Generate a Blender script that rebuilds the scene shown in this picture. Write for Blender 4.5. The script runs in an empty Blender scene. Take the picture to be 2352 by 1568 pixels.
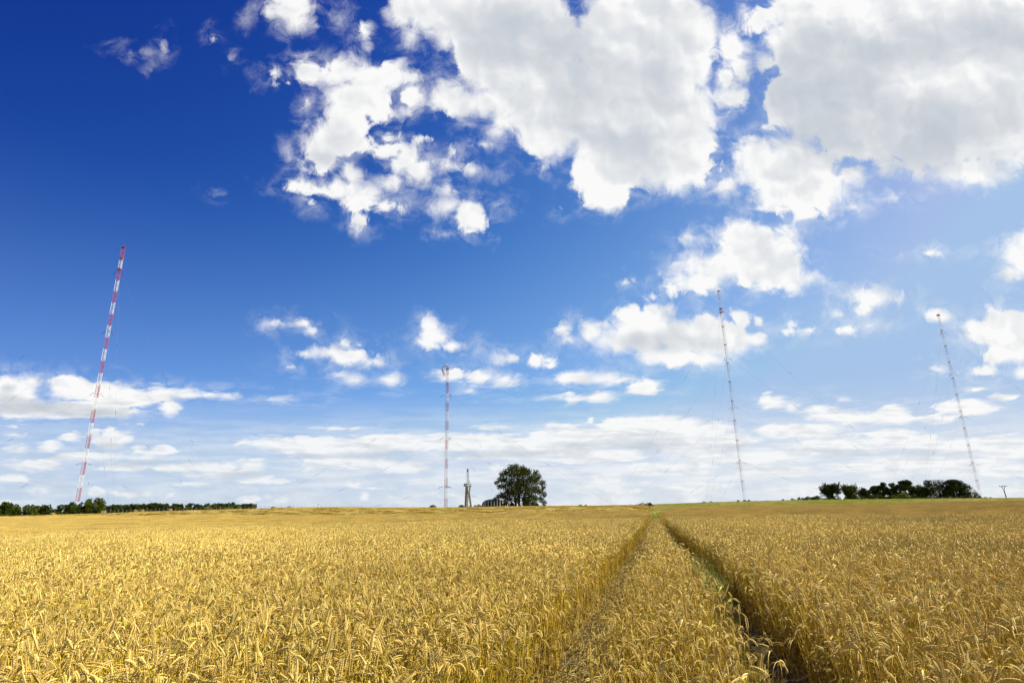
import bpy, math, random
import numpy as np
from math import radians, sin, cos, tan, pi
from mathutils import Vector, Matrix

# ------------------------------------------------------------------ camera
sc = bpy.context.scene
COL = sc.collection
EYE = 1.75
FPX = 1331.0                      # focal length in units of a 2352 px wide frame
PITCH, ROLL = radians(16.0), radians(1.1)
FWD = np.array([0, cos(PITCH), sin(PITCH)])
_r0 = np.array([1., 0, 0]); _u0 = np.cross(_r0, FWD)
RGT = cos(ROLL)*_r0 - sin(ROLL)*_u0
UPV = cos(ROLL)*_u0 + sin(ROLL)*_r0
cd = bpy.data.cameras.new('camera'); cam = bpy.data.objects.new('camera', cd); COL.objects.link(cam)
cd.sensor_width = 36; cd.lens = 36*FPX/2352; cd.clip_end = 20000; cd.clip_start = 0.05
M = Matrix([[RGT[i], UPV[i], -FWD[i]] for i in range(3)]).to_4x4(); M.translation = (0, 0, EYE)
cam.matrix_world = M
sc.camera = cam
sc.view_settings.view_transform = 'Standard'; sc.view_settings.look = 'None'
sc.view_settings.exposure = 1.0; sc.view_settings.gamma = 1
sc.cycles.max_bounces = 5; sc.cycles.diffuse_bounces = 2; sc.cycles.transmission_bounces = 3
sc.cycles.transparent_max_bounces = 4; sc.cycles.caustics_reflective = False; sc.cycles.caustics_refractive = False

def ray(x, y):
    d = (x-1176)*RGT - (y-784)*UPV + FPX*FWD
    return d/np.linalg.norm(d)
def azel(x, y):
    d = ray(x, y); return math.atan2(d[0], d[1]), math.asin(d[2])

# ------------------------------------------------------------------ sun and sky
SUN_AZ, SUN_EL = radians(84), radians(42)
sd = bpy.data.lights.new('sun', 'SUN'); sd.energy = 5.0; sd.angle = radians(0.5); sd.color = (1, .92, .74)
sun = bpy.data.objects.new('sun', sd); COL.objects.link(sun)
SDIR = Vector((cos(SUN_EL)*sin(SUN_AZ), cos(SUN_EL)*cos(SUN_AZ), sin(SUN_EL)))
sun.rotation_euler = (-SDIR).to_track_quat('-Z', 'Y').to_euler(); sun.location = (0, 0, 50)

world = bpy.data.worlds.new('World'); sc.world = world; world.use_nodes = True
STRENGTH = 0.1

# clouds as ellipsoidal masses: (chart, x, y, rx, ry, erosion); charts only change units
CH = {'N': (0, 0, 1), 'A': (574, 0, .3663), 'B': (1493, 0, .3662), 'C': (516.8, 689, .3418),
      'D': (1205.8, 488, .4873), 'E': (0, 803.9, .3174), 'F': (0, 0, .3418)}
CLOUDS = {
'A': [(270,50,170,100,0),(330,130,140,60,0),(130,80,100,80,10),(500,90,50,50,14),(720,200,80,110,16),(740,300,100,70,16),
  (370,440,110,85,0),(560,460,150,105,0),(720,500,170,115,0),(640,620,170,150,0),(590,760,155,150,0),(540,880,180,130,0),
  (430,950,110,110,0),(470,1030,110,70,2),(860,480,150,90,2),(1000,480,120,100,10),(1010,600,110,120,10),(820,650,110,130,2),(970,700,80,90,10),
  (690,920,150,70,0),(850,950,130,60,2),(980,1010,110,85,0),(1050,1070,85,100,2),(620,1090,75,75,0),(560,1190,150,70,0),
  (420,1195,110,45,0),(280,1165,80,35,4),(700,1260,150,85,0),(840,1290,90,55,0),(700,1370,55,60,0),(390,1260,60,45,6),(890,1150,110,70,10),
  (850,870,100,55,8),(1080,870,70,70,12),(1240,1040,110,50,5),(1400,1060,80,32,5),(1280,960,45,80,10),(1200,1080,70,35,8),(1560,830,75,55,5),
  (1450,905,100,36,8),(1240,1180,55,65,1),(1245,1300,90,60,0),(1370,1330,120,80,0),(1420,1390,90,85,0),(1560,1290,60,30,7),(1380,1450,70,40,2),
  (1240,610,110,110,2),(1170,460,45,100,11),(1340,670,130,90,2),(1250,530,95,60,2),(1480,640,100,100,3),(1600,720,110,110,3),
  (240,960,30,45,9),(1940,1300,45,32,11),(160,460,70,36,10),(240,520,70,30,8),(360,630,70,80,16),(1210,1470,30,18,6),
  (960,60,110,105,0),(1100,70,200,125,0),(1000,215,75,80,6),(1140,200,110,40,5),(1350,100,230,230,0),(1480,330,210,250,0),(1700,250,400,330,0),
  (1720,580,230,240,0),(1860,800,190,210,0)],
'N': [(1480,110,165,170,0),(1500,280,148,150,0),(1420,330,110,110,0),(1385,400,72,72,0),(1395,440,55,38,1),(1540,385,120,55,2),(1655,430,45,30,8),
  (1320,230,120,110,0)],
'B': [(520,280,105,140,4),(560,420,105,95,4),(600,180,55,170,6),(480,480,90,115,3),(680,150,70,100,7),(480,620,115,95,5),
  (1000,80,270,160,0),(920,260,200,160,0),(1300,420,520,340,0),(1700,300,640,350,0),(2150,300,450,450,0),(1400,700,560,300,0),
  (1800,780,560,270,0),(2170,770,350,250,0),(930,620,220,210,0),(2010,1070,290,95,0),(1650,1030,180,70,0),(740,400,100,85,2),(1200,50,320,120,0),
  (1800,50,560,150,0),(2330,960,100,110,5),(860,1050,320,190,0),(960,1190,320,150,0),(700,1000,170,140,0),(1250,1110,110,80,0),(660,880,160,60,10),
  (820,1310,190,40,2),(1000,1330,160,50,1),(1280,1300,110,36,8),(1520,1240,120,42,9),(720,800,120,70,16),(300,1140,200,50,5)],
'D': [(1050,120,220,75,0),(1100,190,210,110,0),(960,250,230,75,0),(1150,300,180,75,0),(800,320,140,52,0),(690,355,75,32,1),(1215,160,85,80,0),
  (1010,70,75,34,1),(1340,310,110,50,10),(600,400,60,34,9),(480,330,42,32,8),(860,120,110,40,6),(1250,340,60,50,4),
  (310,560,52,48,0),(180,555,36,32,0),(225,600,50,26,2),(500,490,72,58,0),(620,490,85,65,0),(560,570,190,90,0),(740,590,170,90,0),(690,670,170,60,0),
  (850,550,120,80,0),(930,590,130,100,0),(1010,510,58,55,0),(1090,600,80,38,1),(860,690,110,40,2),(440,620,100,50,1),(620,700,80,34,2),
  (1630,400,115,48,0),(1540,370,34,44,1),(1590,450,70,46,7),(1480,480,80,44,10),(1510,550,70,32,6),(1640,545,80,28,6),(1100,515,42,42,8),
  (1270,515,55,24,5),(1230,560,42,24,7),(2330,210,100,85,0),(2360,140,70,60,0),(2290,270,75,50,1),(2260,510,110,60,0),(2200,560,140,60,0),
  (2330,570,150,110,0),(2110,535,110,46,6),(2280,670,120,55,2),(2150,750,110,30,5),(2350,750,90,36,3),(1960,490,110,46,11),(1950,740,60,32,7),
  (1180,900,72,35,0),(1140,885,40,36,0),(1250,915,40,26,1),(1500,880,50,20,7),(1420,950,115,40,1),(1550,975,130,34,1),(1730,960,110,50,1),
  (2080,920,150,42,1),(1950,970,120,34,5),(2250,870,60,24,2),(2120,830,70,18,5),(60,690,70,44,7),(120,720,60,30,6),(230,775,115,32,1),
  (380,785,160,32,2),(560,830,110,45,6),(350,870,80,32,2),(200,875,120,22,4),(200,850,50,18,3),(1910,190,110,22,12),(1350,560,80,40,14),
  (300,1060,350,60,4),(600,1020,330,66,2),(750,1080,400,60,2),(900,1020,120,40,2),(300,1140,350,50,4),(1000,1150,380,44,4),(1250,1220,160,36,4),
  (1300,1030,320,44,5),(1740,1060,130,46,0),(1850,1085,180,40,2),(1500,1100,320,46,4),(2060,1100,260,44,4),(1900,1180,360,44,4),(1600,1200,260,36,4),
  (380,1250,120,32,2),(2260,1110,200,70,3),(2230,1210,200,50,5),(700,1210,300,40,5),(800,1290,260,36,6),(250,1310,80,24,5),(530,1310,60,24,5),
  (310,980,30,34,5),(1300,1290,200,30,8),(2330,1290,120,30,6)],
'C': [(315,160,85,44,7),(520,155,120,44,9),(580,210,65,46,6),(720,350,150,58,2),(850,380,160,52,1),(1000,410,85,45,1),(540,360,100,30,6),(790,300,60,32,3),
  (860,535,80,36,2),(770,505,50,22,5),(1110,540,100,60,7),(1375,180,50,60,1),(1410,245,100,60,0),(1350,290,105,52,3),(1540,310,90,42,2),(1620,340,60,30,6),
  (1900,395,95,42,3),(1880,340,60,30,9),(2120,410,130,50,6),(1540,500,115,55,3),(1700,510,130,55,2),(1880,535,110,50,3),(440,450,60,22,6),
  (1640,620,60,32,9),(380,670,140,24,5),(40,650,50,32,5),(900,300,80,30,9),(1020,300,40,30,8),
  (400,960,370,56,3),(700,990,500,78,3),(1100,960,420,72,4),(1600,955,520,72,3),(2100,980,420,72,3),(900,1090,450,48,3),(1200,1130,250,44,3),
  (1900,1040,420,44,3),(580,1130,90,26,2),(840,1230,90,30,2),(940,1330,46,40,2),(1200,1330,140,22,2),(1560,1320,120,32,1),(1830,1130,70,34,2),
  (800,860,420,30,9),(1800,850,260,34,8),(2250,840,160,30,6),(1700,1340,140,24,3),(1000,1260,160,20,5)],
'E': [(100,300,190,120,0),(50,225,85,60,0),(220,230,90,52,0),(520,270,200,95,0),(750,330,200,110,0),(900,340,220,85,0),(1150,320,180,60,1),(1230,420,75,70,0),
  (1350,320,180,48,3),(1640,335,80,36,4),(1510,320,150,40,7),(500,430,300,70,0),(150,420,220,80,0),(800,450,250,50,2),(1000,530,90,20,6),
  (500,625,90,46,1),(800,650,160,70,0),(800,590,46,42,1),(910,640,60,48,0),(690,600,60,42,1),(360,700,100,50,1),(130,720,130,42,3),(1000,715,80,42,1),
  (1190,725,125,46,0),(1000,780,320,34,3),(600,770,320,44,3),(250,830,290,50,3),(900,840,260,46,3),(1280,850,270,44,3),(1510,850,160,52,1),
  (1830,830,120,58,0),(1650,845,110,42,1),(1600,900,310,44,3),(1900,935,260,44,4),(330,1010,130,36,2),(680,1020,85,38,2),(900,1040,115,32,1),
  (1060,1040,65,32,2),(1225,1050,62,36,2),(1820,1080,90,38,1),(2040,1090,78,36,1),(1400,965,210,28,5),(1940,1060,40,30,3),(100,930,260,40,5),
  (100,545,110,26,6),(100,610,200,40,9),(1130,655,80,24,7),(100,1100,200,24,4),(2250,1010,60,30,4)],
'F': [(1100,320,55,110,15),(960,340,110,34,9),(1430,260,60,60,13),(1020,470,50,60,17),(1550,400,26,24,9),(1430,1310,36,24,10),(1680,120,70,80,14)],
}
BLOBS = []
for ch, lst in CLOUDS.items():
    ox, oy, s = CH[ch]
    for (x, y, rx, ry, k) in lst:
        BLOBS.append((ox+x*s, oy+y*s, rx*s*1.04, ry*s*1.04, k+(9 if ch == 'F' else 0)))
# thick parts of the clouds, where less light comes through
CORES = [(1230,110,170,110,.7),(1390,220,150,150,.75),(1180,60,160,80,.6),(1500,150,80,150,.25),(1900,230,190,120,1),(2080,310,260,100,1),(1840,200,120,110,.9),
  (2260,80,140,60,.7),(2000,110,220,60,.7),(1750,170,60,60,.5),(2330,230,80,150,.3),(1480,330,90,80,.35)]
for (ch, x, y, rx, ry, w) in [('D',640,620,150,55,.8),('D',520,610,90,40,.5),('D',850,620,120,40,.4),('D',950,640,90,40,.4),('D',700,560,60,30,.4),('E',300,410,330,60,.9),('E',60,400,170,80,.9),
  ('E',700,455,270,45,.9),('E',60,270,60,40,.7),('E',850,380,150,30,.4),('C',1000,1040,330,34,.9),('C',600,1050,300,24,.6),('C',1650,1040,330,26,.7),('C',2100,1030,260,26,.5),
  ('D',600,1085,240,40,.8),('D',300,1100,200,26,.6),('D',950,1110,220,24,.5),('E',700,700,200,40,.7),('E',1000,820,300,24,.7),('E',1700,900,200,30,.9),
  ('E',300,770,280,30,.7),('E',1250,890,240,24,.6),('D',1050,330,140,40,.35),('D',1560,1130,260,26,.5),('D',1950,1140,260,26,.5),('A',560,860,120,90,.35),('A',640,620,120,100,.3),
  ('A',440,1000,90,60,.45),('D',2320,620,110,50,.4),('B',900,1230,200,60,.25),('E',1150,800,300,18,.6)]:
    ox, oy, s = CH[ch]; CORES.append((ox+x*s, oy+y*s, rx*s, ry*s, w))
CORES = [(a, b, c, d, w*1.45) for a, b, c, d, w in CORES]

def build_sky():
    main = world.node_tree; main.nodes.clear(); cur_t = [main]
    class LL:
        def new(self, a, b): return cur_t[0].links.new(a, b)
    L = LL()
    def N(t, **kw):
        n = cur_t[0].nodes.new(t)
        for k, v in kw.items(): setattr(n, k, v)
        return n
    def put(sock, v):
        if isinstance(v, bpy.types.NodeSocket): L.new(v, sock)
        elif v is not None: sock.default_value = v
    def math_(op, a, b=None, c=None, clamp=False):
        n = N('ShaderNodeMath', operation=op, use_clamp=clamp)
        put(n.inputs[0], a); put(n.inputs[1], b); put(n.inputs[2], c); return n.outputs[0]
    def vm(op, a, b=None, c=None, out='Vector'):
        n = N('ShaderNodeVectorMath', operation=op)
        put(n.inputs[0], a); put(n.inputs[1], b); put(n.inputs[2], c); return n.outputs[out]
    def smooth(v, a, b, lo=0., hi=1.):
        n = N('ShaderNodeMapRange', interpolation_type='SMOOTHSTEP')
        put(n.inputs['Value'], v)
        for i, q in zip(('From Min', 'From Max', 'To Min', 'To Max'), (a, b, lo, hi)): put(n.inputs[i], q)
        return n.outputs['Result']
    def mix(f, a, b, bt='MIX'):
        n = N('ShaderNodeMix', data_type='RGBA', blend_type=bt)
        put(n.inputs[0], f); put(n.inputs[6], a); put(n.inputs[7], b); return n.outputs[2]
    def fbm(vec, scale, detail, rough=.55, dim='2D', out=0):
        n = N('ShaderNodeTexNoise', noise_dimensions=dim)
        put(n.inputs['Vector'], vec); put(n.inputs['Scale'], scale); put(n.inputs['Detail'], detail); put(n.inputs['Roughness'], rough)
        return n.outputs[out]
    D = N('ShaderNodeTexCoord').outputs['Generated']
    a = vm('DOT_PRODUCT', D, tuple(RGT), out='Value'); b = vm('DOT_PRODUCT', D, tuple(UPV), out='Value'); c = vm('DOT_PRODUCT', D, tuple(FWD), out='Value')
    cs = math_('MAXIMUM', c, .2)
    px = math_('MULTIPLY_ADD', math_('DIVIDE', a, cs), FPX, 1176.)
    py = math_('MULTIPLY_ADD', math_('DIVIDE', b, cs), -FPX, 784.)
    sep = N('ShaderNodeSeparateXYZ'); L.new(D, sep.inputs[0]); dz = sep.outputs[2]
    # clear sky
    sky = N('ShaderNodeTexSky', sky_type='NISHITA', sun_disc=False, sun_elevation=SUN_EL, sun_rotation=SUN_AZ,
            altitude=200, air_density=1.0, dust_density=.7, ozone_density=2.0)
    sunny = math_('MULTIPLY_ADD', vm('DOT_PRODUCT', D, tuple(SDIR), out='Value'), .5, .5)
    zz = math_('MAXIMUM', dz, 0.)
    terms = [zz, sunny, math_('MULTIPLY', zz, zz), math_('MULTIPLY', zz, sunny), math_('MULTIPLY', sunny, sunny)]
    sc_ = N('ShaderNodeSeparateColor'); L.new(sky.outputs[0], sc_.inputs[0]); cc_ = N('ShaderNodeCombineColor')
    for ch in range(3):      # film-like grading of the clear sky: deeper away from the sun, paler low down
        e = SKY_GRADE[ch][0]
        for t, k in zip(terms, SKY_GRADE[ch][1:]): e = math_('MULTIPLY_ADD', t, k, e)
        e = math_('MINIMUM', math_('MAXIMUM', e, -5.), .8)
        L.new(math_('MINIMUM', math_('MULTIPLY', sc_.outputs[ch], math_('POWER', 2.718282, e)), (.36, .52, .81)[ch]/STRENGTH), cc_.inputs[ch])
    blue = cc_.outputs[0]
    blue = vm('ADD', blue, vm('MULTIPLY', vm('DOT_PRODUCT', blue, (0., 0., 1.), out='Value'), (.014, .028, 0.)))
    blue = mix(smooth(dz, .10, .50, .13, .0), blue, (.46/STRENGTH, .60/STRENGTH, .82/STRENGTH, 1))
    lowc = mix(smooth(sunny, .3, .75), (.52/STRENGTH, .64/STRENGTH, .81/STRENGTH, 1), (.72/STRENGTH, .78/STRENGTH, .86/STRENGTH, 1))
    blue = mix(smooth(dz, .0, .20, .9, 0.), blue, lowc)
    # noise in sky-chart units, squeezed towards the horizon
    comb = N('ShaderNodeCombineXYZ'); L.new(px, comb.inputs[0]); L.new(py, comb.inputs[1]); P = comb.outputs[0]
    dens = smooth(py, 850., 1150., 1., 1.7)
    comb2 = N('ShaderNodeCombineXYZ'); L.new(math_('MULTIPLY', px, math_('MULTIPLY_ADD', dens, .35, .65)), comb2.inputs[0]); L.new(math_('MULTIPLY', py, dens), comb2.inputs[1]); Q = comb2.outputs[0]
    w = fbm(Q, 1/80., 3., .5, out=1)
    Qw = vm('MULTIPLY_ADD', w, (56., 56., 0.), vm('ADD', Q, (-28., -28., 0.)))
    amp = smooth(py, 520., 1050., 112., 40.)
    relief = math_('SUBTRACT', fbm(Qw, 1/120., 3., .45), fbm(vm('ADD', Qw, (12., -18., 0.)), 1/120., 3., .45))
    Qw = vm('MULTIPLY_ADD', fbm(Qw, 1/24., 3., .55, out=1), (15., 15., 0.), vm('ADD', Qw, (-7.5, -7.5, 0.)))
    f1 = fbm(Qw, 1/64., 9., .60)
    nz = math_('MULTIPLY', math_('SUBTRACT', f1, .5), amp)
    # edges are crisp in some places and feathered in others
    feather = smooth(fbm(Q, 1/130., 3., .5), .36, .66, .42, 1.4)
    soft = math_('MULTIPLY', smooth(py, 500., 1100., 32., 16.), feather)
    veiln = math_('MULTIPLY', smooth(fbm(vm('MULTIPLY', Qw, (.8, 1.1, 0.)), 1/60., 7., .62), .40, .72), smooth(py, 500., 1100., .55, .4))
    bank = math_('MULTIPLY', math_('MULTIPLY', smooth(py, 900., 1060.), smooth(fbm(vm('MULTIPLY', Q, (.42, 1.0, 0.)), 1/85., 4., .5), .34, .66, .22, .80)), smooth(sunny, .25, .7, .38, .85))
    streak = smooth(fbm(vm('MULTIPLY', Q, (.35, 1.6, 0.)), 1/80., 4., .6), .38, .66)
    wide = smooth(fbm(Qw, 1/150., 4., .5), .36, .64)
    horiz = smooth(py, 900., 1160.)
    shared = dict(P=P, nz=nz, soft=soft, horiz=horiz, wide=wide, streak=streak, relief=relief, blue=blue, veiln=veiln, bank=bank)
    def leaf(x0, x1, y0, y1):
        # one small node group per region of the sky chart keeps the tree quick to build
        g = bpy.data.node_groups.new('cloud_region', 'ShaderNodeTree')
        for k, v in shared.items():
            g.interface.new_socket(k, in_out='INPUT', socket_type={'P': 'NodeSocketVector', 'blue': 'NodeSocketColor'}.get(k, 'NodeSocketFloat'))
        g.interface.new_socket('sky', in_out='OUTPUT', socket_type='NodeSocketShader')
        cur_t[0] = g
        gi = N('NodeGroupInput'); go = N('NodeGroupOutput')
        res = leaf_body(x0, x1, y0, y1, **{k: gi.outputs[k] for k in shared})
        L.new(res, go.inputs[0]); cur_t[0] = main
        n = N('ShaderNodeGroup'); n.node_tree = g
        for k, v in shared.items(): L.new(v, n.inputs[k])
        return n.outputs[0]
    def leaf_body(x0, x1, y0, y1, P, nz, soft, horiz, wide, streak, relief, blue, veiln, bank):
        m = 70
        cur = None
        for (x, y, rx, ry, k) in BLOBS:
            if x+rx+m < x0 or x-rx-m > x1 or y+ry+m < y0 or y-ry-m > y1: continue
            r = min(rx, ry)*.75 + .25*math.sqrt(rx*ry)
            v = vm('LENGTH', vm('MULTIPLY_ADD', P, (1/rx, 1/ry, 0.), (-x/rx, -y/ry, 0.)), out='Value')
            v = math_('MULTIPLY_ADD', v, -r, r-k)
            cur = v if cur is None else math_('SMOOTH_MAX', cur, v, 9.)
        core = None
        for (x, y, rx, ry, wt) in CORES:
            rx *= 1.55; ry *= 1.55
            if x+rx < x0 or x-rx > x1 or y+ry < y0 or y-ry > y1: continue
            v = vm('LENGTH', vm('MULTIPLY_ADD', P, (1/rx, 1/ry, 0.), (-x/rx, -y/ry, 0.)), out='Value')
            v = math_('MULTIPLY', smooth(v, 1., -.3), wt)
            core = v if core is None else math_('SUBTRACT', math_('ADD', core, v), math_('MULTIPLY', core, v))
        if cur is None: cur = -60.
        de = math_('MULTIPLY_ADD', cur, 1.35, nz)
        al = smooth(de, math_('MULTIPLY', soft, -.6), soft)
        al = math_('MULTIPLY', al, math_('MULTIPLY_ADD', horiz, -.22, .985))
        veil = math_('MULTIPLY', smooth(de, -62., 30.), veiln)
        al = math_('MAXIMUM', al, math_('MAXIMUM', veil, bank)) if cur != -60. else bank
        g = math_('MULTIPLY', smooth(de, 25., 110.), .18)
        if core is not None:
            g = math_('ADD', g, math_('MULTIPLY', core, math_('MULTIPLY_ADD', wide, .6, .6)))
        g = math_('ADD', g, math_('MULTIPLY', math_('MULTIPLY', streak, horiz), .25))
        g = math_('MULTIPLY_ADD', relief, 1.9, g)
        g = math_('MAXIMUM', g, 0.)
        g = math_('SUBTRACT', 1., math_('POWER', 2.718282, math_('MULTIPLY', g, -1.45)))
        cl = mix(g, (CLOUD_W[0]/STRENGTH, CLOUD_W[1]/STRENGTH, CLOUD_W[2]/STRENGTH, 1), (CLOUD_G[0]/STRENGTH, CLOUD_G[1]/STRENGTH, CLOUD_G[2]/STRENGTH, 1))
        out = mix(al, blue, cl)
        bg = N('ShaderNodeBackground'); put(bg.inputs[0], out); bg.inputs[1].default_value = STRENGTH*SKY_K
        return bg.outputs[0]
    def tree(x0, x1, y0, y1, depth):
        if depth == 0: return leaf(x0, x1, y0, y1)
        if (x1-x0) > (y1-y0)*1.2:
            xm = (x0+x1)/2; f = math_('GREATER_THAN', px, xm); A, B = (x0, xm, y0, y1), (xm, x1, y0, y1)
        else:
            ym = (y0+y1)/2; f = math_('GREATER_THAN', py, ym); A, B = (x0, x1, y0, ym), (x0, x1, ym, y1)
        n = N('ShaderNodeMixShader'); L.new(f, n.inputs[0]); L.new(tree(*A, depth-1), n.inputs[1]); L.new(tree(*B, depth-1), n.inputs[2])
        return n.outputs[0]
    front = tree(-60, 2420, -40, 1240, 6)
    # unseen sky outside the chart: scattered cloud, kept sparse to cut fill light
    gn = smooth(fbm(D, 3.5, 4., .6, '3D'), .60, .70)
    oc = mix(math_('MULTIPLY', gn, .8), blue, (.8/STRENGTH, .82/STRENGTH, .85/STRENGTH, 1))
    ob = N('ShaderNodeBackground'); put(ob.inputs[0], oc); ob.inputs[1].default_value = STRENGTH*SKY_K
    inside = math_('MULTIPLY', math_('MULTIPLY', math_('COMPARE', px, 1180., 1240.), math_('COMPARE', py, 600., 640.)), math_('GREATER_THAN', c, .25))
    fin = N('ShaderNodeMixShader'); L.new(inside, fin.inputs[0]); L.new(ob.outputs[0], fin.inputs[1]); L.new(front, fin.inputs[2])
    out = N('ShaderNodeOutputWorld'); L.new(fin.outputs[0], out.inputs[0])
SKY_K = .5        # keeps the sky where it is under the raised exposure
SKY_GRADE = ((-.400, -9.404, 1.404, -5.699, 14.304, -.960), (-.882, -4.672, 3.807, -4.005, 8.706, -3.508), (-.366, -2.036, 3.457, -.949, 3.812, -3.488))
CLOUD_W = (.97, .97, .96)
CLOUD_G = (.50, .55, .62)
build_sky()
world.cycles.sampling_method = 'MANUAL'; world.cycles.sample_map_resolution = 512

# ------------------------------------------------------------------ helpers
rng = np.random.default_rng(7)
random.seed(5)
def mat(name, color, rough=.8, var=.0, scale=5., color2=None, trans=0., metallic=0., obj_random=0., bump=0., spec=.3):
    m = bpy.data.materials.new(name); m.use_nodes = True
    nt = m.node_tree; nt.nodes.clear(); L = nt.links; N = nt.nodes.new
    out = N('ShaderNodeOutputMaterial'); bs = N('ShaderNodeBsdfPrincipled')
    bs.inputs['Roughness'].default_value = rough; bs.inputs['Metallic'].default_value = metallic
    bs.inputs['Specular IOR Level'].default_value = spec
    c = None
    if color2 is not None or var > 0:
        tc = N('ShaderNodeTexCoord'); no = N('ShaderNodeTexNoise'); no.inputs['Scale'].default_value = scale; no.inputs['Detail'].default_value = 5
        L.new(tc.outputs['Object'], no.inputs['Vector'])
        mr = N('ShaderNodeMapRange'); mr.inputs[1].default_value = .33; mr.inputs[2].default_value = .67; L.new(no.outputs[0], mr.inputs[0])
        mx = N('ShaderNodeMix'); mx.data_type = 'RGBA'; L.new(mr.outputs[0], mx.inputs[0])
        c2 = color2 if color2 is not None else tuple(v*(1-var) for v in color)
        mx.inputs[6].default_value = (*color, 1); mx.inputs[7].default_value = (*c2, 1); c = mx.outputs[2]
        if bump:
            bp = N('ShaderNodeBump'); bp.inputs['Strength'].default_value = bump; L.new(no.outputs[0], bp.inputs['Height']); L.new(bp.outputs[0], bs.inputs['Normal'])
    if obj_random > 0:
        oi = N('ShaderNodeObjectInfo'); hs = N('ShaderNodeHueSaturation')
        mr2 = N('ShaderNodeMapRange'); mr2.inputs[3].default_value = 1-obj_random; mr2.inputs[4].default_value = 1+obj_random*.6; L.new(oi.outputs['Random'], mr2.inputs[0])
        nl = N('ShaderNodeTexNoise'); nl.inputs['Scale'].default_value = .13; nl.inputs['Detail'].default_value = 4; nl.inputs['Roughness'].default_value = .65; L.new(oi.outputs['Location'], nl.inputs['Vector'])
        mr4 = N('ShaderNodeMapRange'); mr4.inputs[1].default_value = .32; mr4.inputs[2].default_value = .68; mr4.inputs[3].default_value = .80; mr4.inputs[4].default_value = 1.12; L.new(nl.outputs[0], mr4.inputs[0])
        mm = N('ShaderNodeMath'); mm.operation = 'MULTIPLY'; L.new(mr2.outputs[0], mm.inputs[0]); L.new(mr4.outputs[0], mm.inputs[1])
        L.new(mm.outputs[0], hs.inputs['Value'])
        mr3 = N('ShaderNodeMapRange'); mr3.inputs[3].default_value = .5-obj_random*.035; mr3.inputs[4].default_value = .5+obj_random*.02
        fr = N('ShaderNodeMath'); fr.operation = 'FRACT'; ml = N('ShaderNodeMath'); ml.operation = 'MULTIPLY'; ml.inputs[1].default_value = 17.3
        L.new(oi.outputs['Random'], ml.inputs[0]); L.new(ml.outputs[0], fr.inputs[0]); L.new(fr.outputs[0], mr3.inputs[0]); L.new(mr3.outputs[0], hs.inputs['Hue'])
        if c is not None: L.new(c, hs.inputs['Color'])
        else: hs.inputs['Color'].default_value = (*color, 1)
        c = hs.outputs[0]
    if c is not None: L.new(c, bs.inputs['Base Color'])
    else: bs.inputs['Base Color'].default_value = (*color, 1)
    if trans > 0:
        tr = N('ShaderNodeBsdfTranslucent')
        if c is not None: L.new(c, tr.inputs[0])
        else: tr.inputs[0].default_value = (*color, 1)
        ms = N('ShaderNodeMixShader'); ms.inputs[0].default_value = trans
        L.new(bs.outputs[0], ms.inputs[1]); L.new(tr.outputs[0], ms.inputs[2]); L.new(ms.outputs[0], out.inputs[0])
    else: L.new(bs.outputs[0], out.inputs[0])
    return m

class MB:
    """collects shapes that become one mesh"""
    def __init__(s): s.v = []; s.f = []; s.n = 0; s.m = []
    def add(s, v, f, mi=0):
        s.v.append(np.asarray(v, float).reshape(-1, 3)); s.f += [tuple(i+s.n for i in q) for q in f]; s.m += [mi]*len(f); s.n += len(s.v[-1])
    def tube(s, pts, rad, k=4, mi=0, cap=True):
        pts = np.asarray(pts, float); n = len(pts); rad = np.broadcast_to(rad, (n,)).astype(float)
        t = np.gradient(pts, axis=0); t /= np.linalg.norm(t, axis=1)[:, None]+1e-12
        ref = np.array([0, 0, 1.]) if abs(t[0][2]) < .9 else np.array([1., 0, 0])
        a = np.cross(t, ref); a /= np.linalg.norm(a, axis=1)[:, None]+1e-12; b = np.cross(t, a)
        ang = np.arange(k)*2*pi/k + pi/k
        v = pts[:, None, :] + rad[:, None, None]*(np.cos(ang)[None, :, None]*a[:, None, :]+np.sin(ang)[None, :, None]*b[:, None, :])
        f = []
        for i in range(n-1):
            for j in range(k):
                f.append((i*k+j, i*k+(j+1) % k, (i+1)*k+(j+1) % k, (i+1)*k+j))
        if cap: f += [tuple(range(k))[::-1], tuple((n-1)*k+j for j in range(k))]
        s.add(v.reshape(-1, 3), f, mi)
    def bar(s, p, q, r, k=4, mi=0): s.tube([p, q], r, k, mi)
    def box(s, c, d, rz=0, mi=0, top=1.):
        x, y, z = np.array(d)/2
        v = np.array([[sx*x*(top if sz > 0 else 1), sy*y*(top if sz > 0 else 1), sz*z] for sz in (-1, 1) for sy in (-1, 1) for sx in (-1, 1)])
        R_ = np.array([[cos(rz), -sin(rz), 0], [sin(rz), cos(rz), 0], [0, 0, 1]])
        s.add(v@R_.T+np.array(c), [(0, 2, 3, 1), (4, 5, 7, 6), (0, 1, 5, 4), (2, 6, 7, 3), (0, 4, 6, 2), (1, 3, 7, 5)], mi)
    def disc(s, z, r, h, k=16, c=(0, 0), mi=0):
        s.tube([(c[0], c[1], z), (c[0], c[1], z+h)], r, k, mi)
    def mesh(s, name, mats, smooth=False):
        me = bpy.data.meshes.new(name)
        me.from_pydata(np.concatenate(s.v).tolist(), [], s.f)
        for m in (mats if isinstance(mats, (list, tuple)) else [mats]): me.materials.append(m)
        if len(set(s.m)) > 1: me.polygons.foreach_set('material_index', s.m)
        if smooth: me.polygons.foreach_set('use_smooth', [True]*len(me.polygons))
        return me
    def build(s, name, mats, parent=None, smooth=False, loc=None):
        o = bpy.data.objects.new(name, s.mesh(name, mats, smooth)); COL.objects.link(o)
        if parent is not None: o.parent = parent
        if loc is not None: o.location = loc
        return o
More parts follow.
